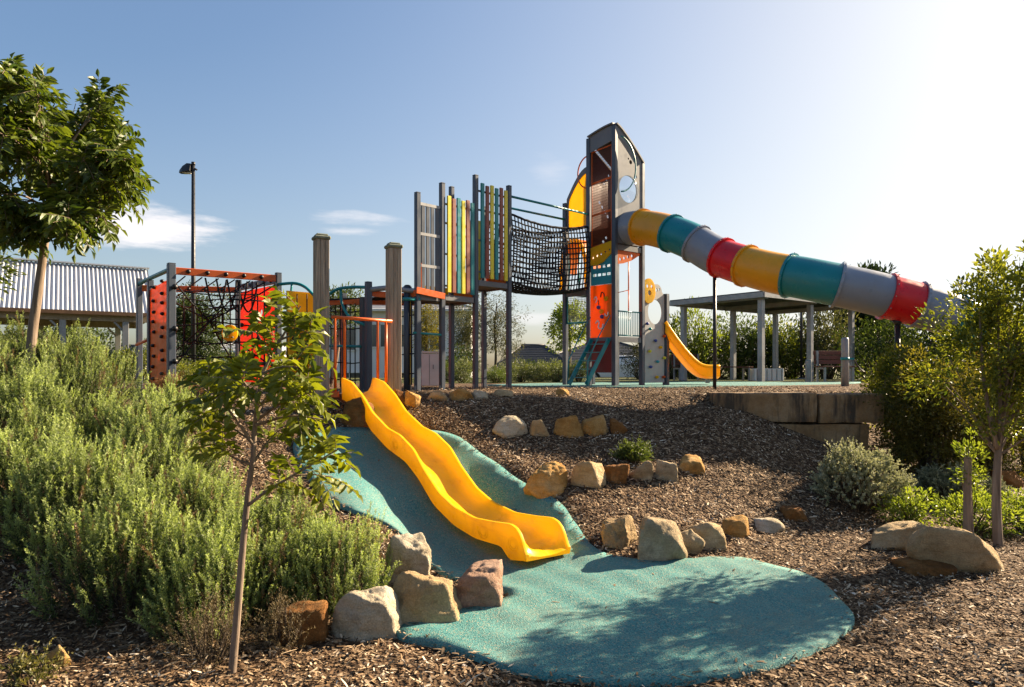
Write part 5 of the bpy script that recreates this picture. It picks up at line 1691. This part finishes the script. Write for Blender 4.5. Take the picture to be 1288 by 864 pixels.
# ---------------- leafy shrubs and trees
def leafy(name, seed, nclump, per, rx, ry, h, ll, lw, mat, stemmat, label, cat, group=None, loc=(0, 0, 0), z0=0.0, spread=.13, stems=7, up=.2, shape=2.0, topbias=0.0, trunk=None, hang=0.0, fork=None, wild=1.0, ox=0.0):
    """foliage as leaf clumps through an uneven ellipsoid, on visible stems"""
    r = np.random.default_rng(seed)
    root = thing(name, label, cat, loc, group); o = np.array(loc, float)
    u = unit(r, nclump); rad = r.random(nclump) ** (1 / 2.4)
    ph = r.uniform(0, 6.28, 4)
    az = np.arctan2(u[:, 1], u[:, 0])
    bump = 1 + wild * (.16 * np.sin(3 * az + ph[0] + 3 * u[:, 2]) + .12 * np.sin(5 * az + ph[1] - 4 * u[:, 2]) + .05 * r.normal(0, 1, nclump))
    c = u * (rad * bump)[:, None]
    c = c * np.array([rx, ry, (h - z0) / 2]); c[:, 2] += (h + z0) / 2; c[:, 0] += ox
    if topbias: c[:, :2] *= (1 - topbias * np.clip((c[:, 2] - z0) / (h - z0), 0, 1))[:, None]
    sz = r.uniform(.6, 1.4, nclump) * spread
    n = nclump * per
    ci = np.repeat(np.arange(nclump), per)
    pd = unit(r, n); pr = r.random(n) ** .5
    p = c[ci] + pd * (pr * sz[ci])[:, None]
    out = c[ci] - np.array([0, 0, (h + z0) / 2]); out /= np.maximum(np.linalg.norm(out, axis=1), .05)[:, None]
    d = pd * .8 + out * .5 + r.normal(0, .35, (n, 3)); d[:, 2] += up - hang
    nn = unit(r, n) * .7; nn[:, 2] += .8
    ct = r.normal(0, .16, nclump)
    t = np.clip(.45 + ct[ci] + r.normal(0, .16, n), 0, 1)
    lv = Leaves(); ok = p[:, 2] > .0
    lv.add((p + o)[ok], d[ok], nn[ok], (ll * r.uniform(.65, 1.2, n))[ok], (lw * r.uniform(.7, 1.2, n))[ok], t[ok])
    lv.build('crown' if trunk else 'foliage', mat, root)
    m = MB(); O = Vector(loc)
    order = np.argsort(-sz)[:max(stems, 6) * 4]
    if trunk:
        tr = [Vector(q) + O for q in trunk[0]]; cv = catmull(tr, 5)
        rads = [trunk[1] * (1 - .62 * i / (len(cv) - 1)) for i in range(len(cv))]
        m.tube(cv, rads, 9)
        if fork:
            fk = catmull([Vector(q) + O for q in fork], 5); m.tube(fk, [trunk[1] * (.62 - .4 * i / (len(fk) - 1)) for i in range(len(fk))], 8)
        for i in order[:stems * 2]:
            q = Vector(c[i]) + O; k = int(len(cv) * r.uniform(.5, .98)) ; k = min(k, len(cv) - 1); s0_ = cv[k]
            if q.z < s0_.z: s0_ = cv[max(0, int(len(cv) * .45))]
            m.tube([s0_, s0_.lerp(q, .5) + Vector((0, 0, .06)), q], [rads[k] * .5, rads[k] * .3, .006], 5, cap=False)
        m.build('trunk', stemmat, root)
    else:
        for i in order[:stems * 3]:
            q = Vector(c[i]); b0 = Vector((q.x * .2, q.y * .2, 0)); mid = b0.lerp(q, .5); mid.x *= .8; mid.y *= .8
            m.tube([b0 + O, mid + O, q + O], [.022 * h ** .5, .014 * h ** .5, .004], 5, cap=False)
        m.build('stems', stemmat, root)
    return root


YGL = leafmat('yellow_green_leaves', (.035, .06, .010), (.24, .25, .035), .40)
DKL = leafmat('dark_green_leaves', (.018, .034, .010), (.07, .10, .022), .28)
MGL = leafmat('mid_green_leaves', (.03, .055, .014), (.12, .16, .035), .35)
LGL = leafmat('light_green_leaves', (.07, .11, .02), (.25, .30, .05), .45)
OLV = leafmat('olive_leaves', (.035, .042, .018), (.13, .13, .055), .30)
GOLD = leafmat('golden_green_leaves', (.06, .06, .01), (.26, .22, .03), .35)
CON = leafmat('conifer_sprays', (.012, .026, .010), (.055, .085, .025), .2, .6)
BRZ = leafmat('bronze_olive_leaves', (.06, .06, .012), (.24, .21, .04), .4)
GRYG = leafmat('grey_green_leaves', (.05, .07, .03), (.2, .23, .10), .3)


def ground_loc(px, d, z=None):
    x = (px - 644) / F * d; return (x, d, gz(x, d) if z is None else z)


# the shrubs and young tree by the wall corner
leafy('leafy_shrub', 201, 230, 64, .62, .6, 1.72, .062, .026, YGL, BARK, 'yellow green shrub hiding the tube slide support at the wall corner', 'shrub', None, loc=ground_loc(1142, 10.3), z0=.25, spread=.17, up=.35)
leafy('leafy_shrub', 202, 240, 60, .78, .6, 1.75, .054, .024, BRZ, BARKD, 'dense olive shrub between the silver shrubs and the yellow green one', 'shrub', None, loc=ground_loc(1168, 9.5), z0=.0, spread=.19)
leafy('leafy_shrub', 203, 240, 64, .9, .6, 1.7, .054, .024, BRZ, BARKD, 'olive shrub in the shade behind the trunk of the young tree', 'shrub', None, loc=ground_loc(1238, 9.9), z0=.0, spread=.19)
leafy('leafy_shrub', 204, 160, 56, .6, .5, 1.9, .05, .02, MGL, BARKD, 'shrub at the picture edge behind the young tree', 'shrub', None, loc=ground_loc(1300, 10.2), z0=.0, spread=.19)
leafy('leafy_shrub', 205, 34, 34, .30, .25, .36, .055, .02, LGL, BARKD, 'bright lime green low plant beside the rounded silver shrub', 'plant', None, loc=ground_loc(1146, 7.5), z0=.0, spread=.09)
leafy('leafy_shrub', 206, 46, 34, .40, .3, .44, .055, .02, LGL, BARKD, 'lime green low plant behind the big tan boulder, next to the stake', 'plant', None, loc=ground_loc(1222, 7.25), z0=.0, spread=.10)
leafy('leafy_shrub', 207, 34, 34, .32, .3, .40, .055, .02, LGL, BARKD, 'lime green low plant at the picture edge beyond the trunk', 'plant', None, loc=ground_loc(1290, 7.4), z0=.0, spread=.10)
yx, yy = (1256 - 644) / F * 6.65, 6.65; yz = gz(yx, yy)
leafy('young_tree', 210, 210, 64, .74, .62, 2.85, .060, .026, YGL, BARK, 'young leafy tree with a forked trunk behind the big tan boulder', 'tree', None, loc=(yx, yy, yz), z0=1.02, spread=.15, stems=16, wild=1.3, ox=.24, up=.5,
      trunk=([(0, 0, -.05), (-.02, 0, .4), (-.01, .0, .8), (.05, .02, 1.25), (.08, .0, 1.9), (.06, 0, 2.4)], .046), fork=[(-.01, 0, .95), (-.09, 0, 1.3), (-.14, .02, 1.75), (-.18, 0, 2.3)])
leafy('leafy_shrub', 211, 20, 26, .11, .13, 1.1, .05, .02, LGL, BARK, 'upright sprig of lime leaves growing beside the young tree trunk', 'plant', None, loc=(yx - .02, yy + .35, yz), z0=.5, spread=.08, stems=2, up=.6)
stk = ground_loc(1216, 6.95)
s_ = thing('wooden_stake', 'square weathered wooden stake behind the big tan boulder', 'stake', stk)
m = MB(); m.bar(v3(stk[0], stk[1], stk[2] - .1), v3(stk[0] + .012, stk[1], stk[2] + .86), .066, .05); m.build('shaft', STAKE, s_, bevel=.006)
m = MB(); m.bar(v3(stk[0] + .012, stk[1], stk[2] + .861), v3(stk[0] + .012, stk[1], stk[2] + .872), .054, .04); m.build('sawn_top', STAKE, s_)


# ---------------- compound-leaved trees (the sapling and the big one)
def pinnate(lv, r, b, d, R_, pairs, ll, lw, tint, droop=.25):
    """one compound leaf: leaflets in pairs along a drooping stalk"""
    d = d / np.linalg.norm(d)
    side = np.cross(d, [0, 0, 1.0]); side /= max(np.linalg.norm(side), 1e-4)
    upv = np.cross(side, d)
    roll = r.normal(0, .35); side, upv = side * math.cos(roll) + upv * math.sin(roll), upv * math.cos(roll) - side * math.sin(roll)
    pts = []
    for i in range(pairs + 1):
        f = (i + .8) / (pairs + .8)
        p = b + d * R_ * f - np.array([0, 0, 1]) * R_ * droop * f * f
        td = d - np.array([0, 0, 1]) * 2 * droop * f
        td /= np.linalg.norm(td)
        pts.append(p)
        k = .75 + .5 * math.sin(f * 2.6)
        if i == pairs:
            lv.add(p, td, upv, ll * k, lw * k, np.clip(tint + r.normal(0, .08), 0, 1)); break
        for sg in (-1, 1):
            dd = td * .45 + side * sg * .85 + upv * .05 + r.normal(0, .13, 3) - np.array([0, 0, .9 * droop])
            lv.add(p, dd, upv + r.normal(0, .15, 3), ll * k * r.uniform(.85, 1.12), lw * k, np.clip(tint + r.normal(0, .09), 0, 1))
    return [Vector(b)] + [Vector(p) for p in pts]


def pinnate_tree(name, seed, label, loc, trunk, tr_r, limbs, R_, pairs, ll, lw, mat, bark, per=9, group=None, droop=.22):
    """trunk and limbs as given curves; compound leaves whorled round the limb ends"""
    r = np.random.default_rng(seed)
    root = thing(name, label, 'tree', loc, group)
    m = MB(); lv = Leaves()
    tc_ = catmull(trunk, 6); m.tube(tc_, [tr_r * (1 - .55 * i / (len(tc_) - 1)) for i in range(len(tc_))], 10)
    for pts, r0, n in limbs:
        cv = catmull(pts, 6) if len(pts) > 2 else [Vector(p) for p in pts]
        m.tube(cv, [max(.004, r0 * (1 - .8 * i / (len(cv) - 1))) for i in range(len(cv))], 6, cap=False)
        for k in range(n):
            f = 1 - .62 * (k / max(1, n)) ** 1.1
            j = min(len(cv) - 1, max(1, int(round(f * (len(cv) - 1)))))
            b = np.array(cv[j] + (cv[j - 1] - cv[j]) * r.random())
            ax = np.array((cv[j] - cv[j - 1]).normalized())
            az = k * 2.4 + r.uniform(-.4, .4)
            e1 = np.cross(ax, [.3, .2, 1]); e1 /= np.linalg.norm(e1); e2 = np.cross(ax, e1)
            d = (e1 * math.cos(az) + e2 * math.sin(az)) + ax * r.uniform(.25, .9) + np.array([0, 0, r.uniform(-.05, .35)])
            st_ = pinnate(lv, r, b, d, R_ * r.uniform(.75, 1.15), pairs, ll, lw, np.clip(r.normal(.45, .17), 0, 1), droop)
            m.tube(st_, .0028 * (R_ / .25), 3, cap=False)
    m.build('trunk', bark, root)
    lv.build('crown', mat, root, droop=.22, fold=.22)
    return root


SAPL = leafmat('glossy_sapling_leaves', (.07, .105, .010), (.28, .30, .025), .45, .42, spec=.35)
BIGL = leafmat('glossy_tree_leaves', (.028, .055, .010), (.15, .19, .025), .38, .42, spec=.35)
sx, sy = (291 - 644) / F * 3.95, 3.95; sz_ = gz(sx, sy)
def sp(px, py, dd=0): return at(px, py, 3.95 + dd)
tr = [v3(sx, sy, sz_ - .05), sp(296, 800), sp(301, 740), sp(306, 680), sp(312, 620), sp(318, 575), sp(322, 520, .02), sp(330, 470, .03)]
limbs = []
def lim(a, b, bulge=.0, r0=.012, n=9):
    a = Vector(a); b = Vector(b); mid = a.lerp(b, .5) + Vector((0, 0, bulge)); limbs.append(([a, mid, b], r0, n))
top_ = tr[-1]
lim(sp(311, 636), sp(372, 596, -.05), .01, .011, 6); lim(sp(345, 612, -.02), sp(425, 565, -.12), .0, .009, 10); lim(sp(368, 598), sp(418, 600, .1), .01, .006, 6)
lim(sp(317, 585), sp(268, 556, -.1), -.02, .009, 7); lim(sp(317, 585), sp(352, 540, .15), .02, .011, 8)
lim(sp(319, 560), sp(255, 488, -.15), .04, .011, 12); lim(sp(319, 556), sp(246, 522, .15), .03, .010, 9)
lim(sp(321, 530), sp(396, 492, -.15), .03, .011, 13); lim(sp(321, 535), sp(408, 528, .12), .04, .010, 11); lim(sp(322, 520), sp(360, 470, .22), .02, .010, 10)
lim(sp(324, 505), sp(285, 460, .2), .02, .010, 11); lim(sp(324, 505), sp(300, 480, -.28), .02, .010, 10)
lim(top_, sp(350, 428), .0, .012, 6); lim(sp(345, 440), sp(378, 385), .0, .010, 11); lim(sp(340, 450), sp(318, 412, .1), .01, .008, 6); lim(sp(350, 428), sp(392, 418, -.08), .01, .008, 8)
lim(sp(330, 470), sp(378, 462, -.2), .02, .010, 9); lim(sp(330, 475), sp(262, 470, .05), .03, .009, 9)
pinnate_tree('sapling', 301, 'slim sapling with glossy drooping leaves standing in front of the lavender', (sx, sy, sz_), tr, .025, [(a_, b_, int(c_ * .8)) for a_, b_, c_ in limbs], .19, 4, .076, .035, SAPL, BARK)

# the big tree up on the bank
bx, by = (36 - 644) / F * 8.9, 8.9; bz = gz(bx, by)
def bp_(px, py, dd=0): return at(px, py, 8.9 + dd)
tr = [v3(bx, by, bz - .1), bp_(40, 425), bp_(46, 380), bp_(52, 335), bp_(57, 300), bp_(62, 265, .05), bp_(64, 220, .1), bp_(60, 170, .1)]
limbs = []
rb_ = random.Random(12)
tips = [(20, 112), (5, 138), (48, 118), (95, 130), (100, 150), (140, 122), (130, 160), (150, 190), (165, 200), (120, 200), (168, 240), (140, 240), (118, 262), (95, 280), (70, 200), (75, 250),
        (35, 160), (30, 210), (10, 190), (-20, 150), (-30, 200), (-10, 245), (20, 260), (45, 285), (85, 170), (-45, 230), (60, 150), (110, 225), (150, 215), (0, 112), (80, 285), (-25, 280)]
for px, py in tips:
    a = tr[rb_.choice([4, 5, 5, 6, 6])] if py < 230 else tr[rb_.choice([4, 4, 5])]
    b = bp_(px, py, rb_.uniform(-.9, .9)); mid = Vector(a).lerp(b, .5) + Vector((0, 0, .1)); limbs.append(([Vector(a), mid, b], .022, 8))
    for q in range(2):
        c = b + Vector((rb_.uniform(-.28, .28), rb_.uniform(-.4, .4), rb_.uniform(-.25, .22))); limbs.append(([mid, mid.lerp(c, .55) + Vector((0, 0, .05)), c], .010, 7))
pinnate_tree('broadleaf_tree', 302, 'big dark green tree with drooping leaves leaning over the lavender bank', (bx, by, bz), tr, .064, limbs, .30, 5, .125, .052, BIGL, BARK, droop=.22)
leafy('leafy_tree', 303, 60, 36, 1.1, .9, 2.75, .10, .042, MGL, BARK, 'lighter green tree showing only at the picture edge under the big tree', 'tree', None, loc=(-7.95, 9.4, gz(-7.95, 9.4)), z0=1.35, spread=.26, stems=6, trunk=([(0, 0, -.1), (.05, 0, .8), (.1, 0, 1.6), (.2, 0, 2.2)], .05))

# ---------------- planting behind the playground
leafy('dense_tree', 401, 200, 60, 1.0, .9, 3.55, .11, .045, DKL, BARKD, 'dense dark tree behind the climbing frame and the lamp', 'tree', None, loc=ground_loc(247, 25), z0=.3, spread=.30, stems=6, trunk=([(0, 0, -.1), (0, 0, 1), (0, 0, 2.4)], .09))
bgc = {}
def bgbush(kind, px, d, s, label, sz=1.0, cat='shrub', group='shrubs planted behind the playground', name='garden_shrub'):
    loc = ground_loc(px, d)
    mats = {'d': DKL, 'm': MGL, 'y': YGL, 'g': GRYG, 'o': OLV, 'l': LGL}
    if kind not in bgc:
        o = leafy(name, 420 + ord(kind), 70, 44, .8, .75, 1.15, .085, .034, mats[kind], BARKD, label, cat, group, loc=loc, z0=0, spread=.24)
        bgc[kind] = o
    else:
        o = copy_tree(bgc[kind]); o['label'] = label; o.location = loc; o['group'] = group
    o.name = name
    o.rotation_euler.z = random.uniform(0, 6.28); o.scale = (s, s, s * sz)
for k, px, d, s, lb, sz in [
    ('y', 20, 33, 2.3, 'leafy shrub under the pavilion roof at the picture edge', 1.1), ('d', 62, 32.5, 2.3, 'dark shrub behind the big tree trunk under the pavilion', 1.1),
    ('m', 96, 32, 2.0, 'green shrub behind the pale pavilion column', 1.3), ('y', 124, 31.5, 1.1, 'yellowish shrub in front of the far white house under the pavilion', .9),
    ('d', 110, 24.5, 1.0, 'dark low shrub at the pavilion edge above the lavender', .9), ('m', 145, 24, 1.0, 'green low shrub beside the end pavilion column', .9),
    ('y', 178, 23, 1.0, 'yellow green shrub seen between the first grey posts', 1.1), ('d', 160, 25, 1.1, 'dark shrub behind the first grey post', .9), ('y', 232, 20.5, .75, 'shrub below the dense dark tree', .8), ('m', 292, 27, 1.2, 'green shrub behind the yellow disc', .8),
    ('m', 560, 20.5, .7, 'shrub beside the grey cabinet', .9), ('g', 582, 19, .62, 'tufted brownish green shrub between two slat tower posts', .9), ('d', 574, 23, 1.0, 'dark shrub behind the tufted one under the slat tower', 1.0),
    ('g', 632, 19.5, .66, 'grey green mound under the second slat wall', .7), ('m', 624, 18.6, .5, 'small green mound in front of the grey green one', .7), ('g', 655, 20.5, .72, 'grey green mound below the rope bridge near the slat tower', .75),
    ('d', 660, 24, .85, 'dark shrub in front of the tiled roof, slat tower side', .72), ('g', 678, 20, .66, 'grey green mound in the middle below the rope bridge', .75), ('d', 690, 23.5, .85, 'dark shrub in front of the tiled roof, middle', .70),
    ('g', 700, 20.5, .68, 'grey green mound below the bridge near the tall tower post', .78), ('m', 728, 21, .66, 'green mound behind the teal stairs', .85), ('o', 806, 25, .8, 'olive shrub behind the tower legs', 1.5), ('o', 842, 27, 1.2, 'olive shrub behind the climbing panel post', 1.2)]:
    bgbush(k, px, d, s, lb, sz)
HG = 'tall hedge plants behind the shelter'
for i, (k, px, d, s, lb, sz) in enumerate([('l', 872, 27, 1.5, 'tall bright green hedge plant above the small slide', 1.65), ('y', 900, 27.5, 1.4, 'hedge plant between the small slide and the tube support pole', 1.15), ('m', 928, 28, 1.5, 'hedge plant behind the back shelter column', 1.5),
        ('d', 948, 28, 1.4, 'dark hedge plant beside the nearest shelter column', 1.4), ('y', 972, 28, 1.5, 'yellow green hedge plant in the middle bay of the shelter', 1.55), ('m', 995, 28.5, 1.4, 'green hedge plant near the thin dark pole', 1.5),
        ('d', 1018, 28, 1.4, 'dark hedge plant behind the bench', 1.35), ('o', 1040, 27, 1.35, 'olive hedge plant behind the bench with reddish tips', 2.1), ('d', 1072, 27, 1.4, 'dark hedge plant behind the bollard', 1.3), ('d', 1105, 24, 1.5, 'dark hedge plant under the tube slide', 1.5), ('m', 1160, 22, 1.6, 'hedge plant behind the yellow green shrub under the tube end', 1.3), ('d', 1230, 22, 1.7, 'dark hedge plant behind the young tree crown', 1.5)]):
    bgbush(k, px, d, s, lb, sz, 'hedge plant', HG, 'hedge_plant')
leafy('garden_tree', 440, 150, 46, 1.15, .9, 3.5, .10, .026, OLV, BARKD, 'loose olive gum tree seen through the slat tower legs', 'tree', None, loc=ground_loc(622, 27), z0=.7, spread=.24, stems=8, hang=.5, trunk=([(0, 0, -.1), (.05, 0, 1), (0, 0, 2), (.1, 0, 3)], .06))
leafy('garden_tree', 441, 100, 46, .6, .6, 3.1, .10, .026, OLV, BARKD, 'thin gum tree beside the loose one, nearer the grey cabinet', 'tree', None, loc=ground_loc(586, 28), z0=.9, spread=.24, stems=8, hang=.5, trunk=([(0, 0, -.1), (.05, 0, 1), (0, 0, 2), (.05, 0, 2.6)], .05))
leafy('garden_tree', 442, 90, 44, 1.0, .9, 3.4, .14, .07, LGL, BARK, 'light green young tree above the tiled roof, seen under the tall tower', 'tree', None, loc=ground_loc(716, 31), z0=1.35, spread=.28, stems=8, trunk=([(0, 0, -.1), (.05, 0, 1), (0, 0, 2), (.05, 0, 2.6)], .05))
leafy('golden_conifer', 443, 110, 40, .62, .6, 3.1, .08, .03, GOLD, BARKD, 'golden green upright conifer seen above the grey cabinet', 'tree', None, loc=ground_loc(536, 25), z0=.6, spread=.2, topbias=.45, stems=5, trunk=([(0, 0, -.1), (0, 0, 1), (0, 0, 2.4)], .06))
leafy('conifer', 444, 360, 90, 1.7, 1.5, 6.6, .30, .09, CON, BARKD, 'tall dark conifer behind the tube slide and the shelter', 'tree', None, loc=ground_loc(1092, 36), z0=.2, spread=.40, topbias=.1, stems=8, up=.1, trunk=([(0, 0, -.1), (0, 0, 2), (0, 0, 5)], .14))
leafy('garden_tree', 445, 50, 34, .5, .5, 2.6, .10, .035, MGL, BARK, 'small tree with a pale leaning trunk behind the slide gate', 'tree', None, loc=ground_loc(428, 17.5), z0=1.3, spread=.2, stems=5, trunk=([(-.25, 0, -.1), (-.1, 0, .7), (.0, 0, 1.4), (.05, 0, 2)], .07))
leafy('garden_tree', 446, 60, 34, 1.3, 1.2, 4.2, .13, .05, MGL, BARKD, 'round green tree top showing above the climbing frame beam', 'tree', None, loc=ground_loc(232, 34), z0=1.5, spread=.35, stems=5, trunk=([(0, 0, -.1), (0, 0, 2), (0, 0, 3)], .08))
for i, (px, d, s, lb) in enumerate([(30, 46, 1.0, 'far tree beyond the pavilion at the picture edge'), (330, 48, .8, 'far tree behind the red climbing wall'), (850, 52, .8, 'far tree beyond the small slide'), (1180, 46, 1.1, 'far tree beyond the tube end'), (1290, 40, 1.1, 'far tree at the picture edge behind the young tree')]):
    leafy('far_tree', 460 + i, 70, 34, 1.9 * s, 1.7 * s, 4.6 * s, .2, .08, OLV if i % 2 else DKL, BARKD, lb, 'tree', 'far trees beyond the playground', loc=ground_loc(px, d), z0=.8, spread=.5, stems=5, trunk=([(0, 0, -.1), (0, 0, 2 * s), (0, 0, 3.4 * s)], .12))

# ================================================================== HOUSES AND CAR
CREAM = pmat('cream_render', (.55, .52, .46), .8, .06, 1, .05, 40)
WHITEW = pmat('white_weatherboard', (.60, .61, .62), .7, .05, 1)
TILE = pmat('dark_roof_tile', (.045, .05, .06), .55, .25, 6, .3, 20)
GREYR = pmat('grey_metal_roof', (.33, .34, .36), .5, .06, 1)
DKW = pmat('dark_brick_wall', (.09, .07, .06), .8, .2, 8)
GLASSW = pmat('dark_window_glass', (.03, .04, .05), .08, .1, 1, spec=.8)
FRAME = pmat('white_window_frame', (.6, .6, .58), .5, .05)


def house(px0, px1, d, zb_, ze, zr, depth, wm, rm, label, wins, hip=True, over=.5):
    x0, x1 = (px0 - 644) / F * d, (px1 - 644) / F * d
    h = thing('house', label, 'house', v3((x0 + x1) / 2, d, zb_))
    m = MB(); m.box(v3((x0 + x1) / 2, d + depth / 2, (zb_ + ze) / 2), (x1 - x0, depth, ze - zb_)); m.build('wall', wm, h)
    a, b, c, e = v3(x0 - over, d - over, ze), v3(x1 + over, d - over, ze), v3(x1 + over, d + depth + over, ze), v3(x0 - over, d + depth + over, ze)
    ins = min(depth / 2, (x1 - x0) / 2.3) if hip else 0
    r0, r1 = v3(x0 - over + ins, d + depth / 2, zr), v3(x1 + over - ins, d + depth / 2, zr)
    m = MB(); m.add([a, b, c, e, r0, r1], [(0, 1, 5, 4), (1, 2, 5), (2, 3, 4, 5), (3, 0, 4), (3, 2, 1, 0)])
    rf = m.build('roof', rm, h)
    # tile courses
    m = MB()
    n = int((zr - ze) / .13)
    for i in range(1, n):
        f = i / n; m.bar(a.lerp(r0, f) + v3(0, -.02, .02), b.lerp(r1, f) + v3(0, -.02, .02), .05, .03)
    m.tube([r0 + ZV * .03, r1 + ZV * .03], .10, 6); m.tube([a, r0 + ZV * .03], .07, 6); m.tube([b, r1 + ZV * .03], .07, 6)
    m.build('ridge_tiles', rm, rf)
    m = MB(); m.bar(a + v3(0, -.05, -.08), b + v3(0, -.05, -.08), .12, .14); m.build('gutter', FRAME, h)
    for (wx, wz, ww, wh) in wins:
        cx = (wx - 644) / F * d
        m = MB()
        for p0, p1 in ((v3(-ww / 2, 0, 0), v3(ww / 2, 0, 0)), (v3(-ww / 2, 0, wh), v3(ww / 2, 0, wh)), (v3(-ww / 2, 0, 0), v3(-ww / 2, 0, wh)), (v3(ww / 2, 0, 0), v3(ww / 2, 0, wh)), (v3(0, 0, 0), v3(0, 0, wh))):
            m.bar(p0 + v3(cx, d - .03, wz), p1 + v3(cx, d - .03, wz), .09, .09)
        w = m.build('window', FRAME, h)
        m = MB(); m.box(v3(cx, d - .012, wz + wh / 2), (ww, .02, wh)); m.build('pane', GLASSW, w)
    return h


house(410, 592, 44, -2.4, 4.25, 5.6, 9, WHITEW, GREYR, 'two storey white house behind the slide gate and slat tower', [(432, 1.6, 1.6, 1.5), (478, 1.8, 1.4, 1.5), (500, 1.8, 1.0, 1.5), (540, 1.6, 1.6, 1.4), (440, -1.4, 1.8, 1.6), (500, -1.4, 1.8, 1.6), (560, -1.3, 1.6, 1.4)])
house(662, 880, 50, -2.4, .45, 2.55, 11, DKW, TILE, 'low house with a broad dark tiled hip roof behind the tall tower', [(760, -1.4, 1.6, 1.2), (810, -1.4, 1.2, 1.2)])
house(626, 718, 47.5, -2.4, .40, 2.15, 6, DKW, TILE, 'front wing of the dark roofed house below the rope bridge', [(668, -1.5, 1.4, 1.2)])
house(108, 150, 52, -2.4, 1.0, 2.3, 7, CREAM, TILE, 'small white house with a dark roof seen under the pavilion', [(134, -.2, .8, .8)])
house(262, 345, 55, -2.4, 1.9, 2.8, 7, CREAM, GREYR, 'cream house behind the yellow disc of the climbing frame', [(280, -.2, 1.2, 1.2), (320, -.2, 1.2, 1.2)])
# dark paling fence below the tiled roof
fx0, fx1, fd = (740 - 644) / F * 37, (870 - 644) / F * 37, 37
fn = thing('paling_fence', 'dark paling fence behind the white car', 'fence', v3((fx0 + fx1) / 2, fd, gz(3, fd)))
m = MB(); zf = gz(6, fd)
for i in range(60):
    x = fx0 + (fx1 - fx0) * i / 59; m.box(v3(x, fd, zf + .95), (.15, .02, 1.9))
m.build('palings', DKW, fn)
m = MB()
for i in range(7): x = fx0 + (fx1 - fx0) * i / 6; m.box(v3(x, fd + .08, zf + .9), (.1, .1, 1.9))
m.build('fence_post', DKW, fn)
# white car
cx, cd = (776 - 644) / F * 34.0, 34.0; cz = gz(cx, cd)
car = thing('parked_car', 'white car parked behind the tall tower, mostly hidden', 'car', v3(cx, cd, cz))
WPAINT = pmat('white_car_paint', (.75, .76, .77), .25, .03, spec=.6)
m = MB()
prf = [(-1.95, .35), (-2.0, .75), (-1.85, .92), (-1.1, .98), (-.55, 1.42), (.7, 1.45), (1.45, 1.05), (1.95, .95), (2.02, .6), (1.95, .35)]
vs = [v3(cx + x, cd + (-.85 if z < 1.1 else -.68), cz + z) for x, z in prf] + [v3(cx + x, cd + (.85 if z < 1.1 else .68), cz + z) for x, z in prf]; n = len(prf)
fs = [tuple(range(n)), tuple(n + k for k in reversed(range(n)))] + [(k, n + k, n + (k + 1) % n, (k + 1) % n) for k in range(n)]
m.add(vs, fs); m.build('body', WPAINT, car, bevel=.04)
m = MB(); vs = [v3(cx + x, cd - .80 + (.10 if z > 1.2 else 0), cz + z) for x, z in ((-1.0, 1.02), (-.52, 1.36), (.62, 1.39), (1.25, 1.05))]; m.add(vs, [(0, 1, 2, 3)]); m.add([v3(v.x, v.y - .015, v.z) for v in vs], [(3, 2, 1, 0)]); m.build('window', GLASSW, car)
for x in (-1.25, 1.25):
    for y in (-.78, .78):
        m = MB(); m.disc(v3(cx + x, cd + y, cz + .32), v3(0, 1, 0), .32, .2, 18); w = m.build('wheel', BLACKM, car)
        m = MB(); m.disc(v3(cx + x, cd + y * 1.14, cz + .32), v3(0, 1, 0), .19, .06, 14); m.build('rim', GALV, w)
for x, mt in ((-1.97, FRAME), (1.98, REDPAN)):
    for y in (-.6, .6): m = MB(); m.box(v3(cx + x, cd + y, cz + .74), (.08, .34, .14)); m.build('headlight' if x < 0 else 'tail_light', mt, car)
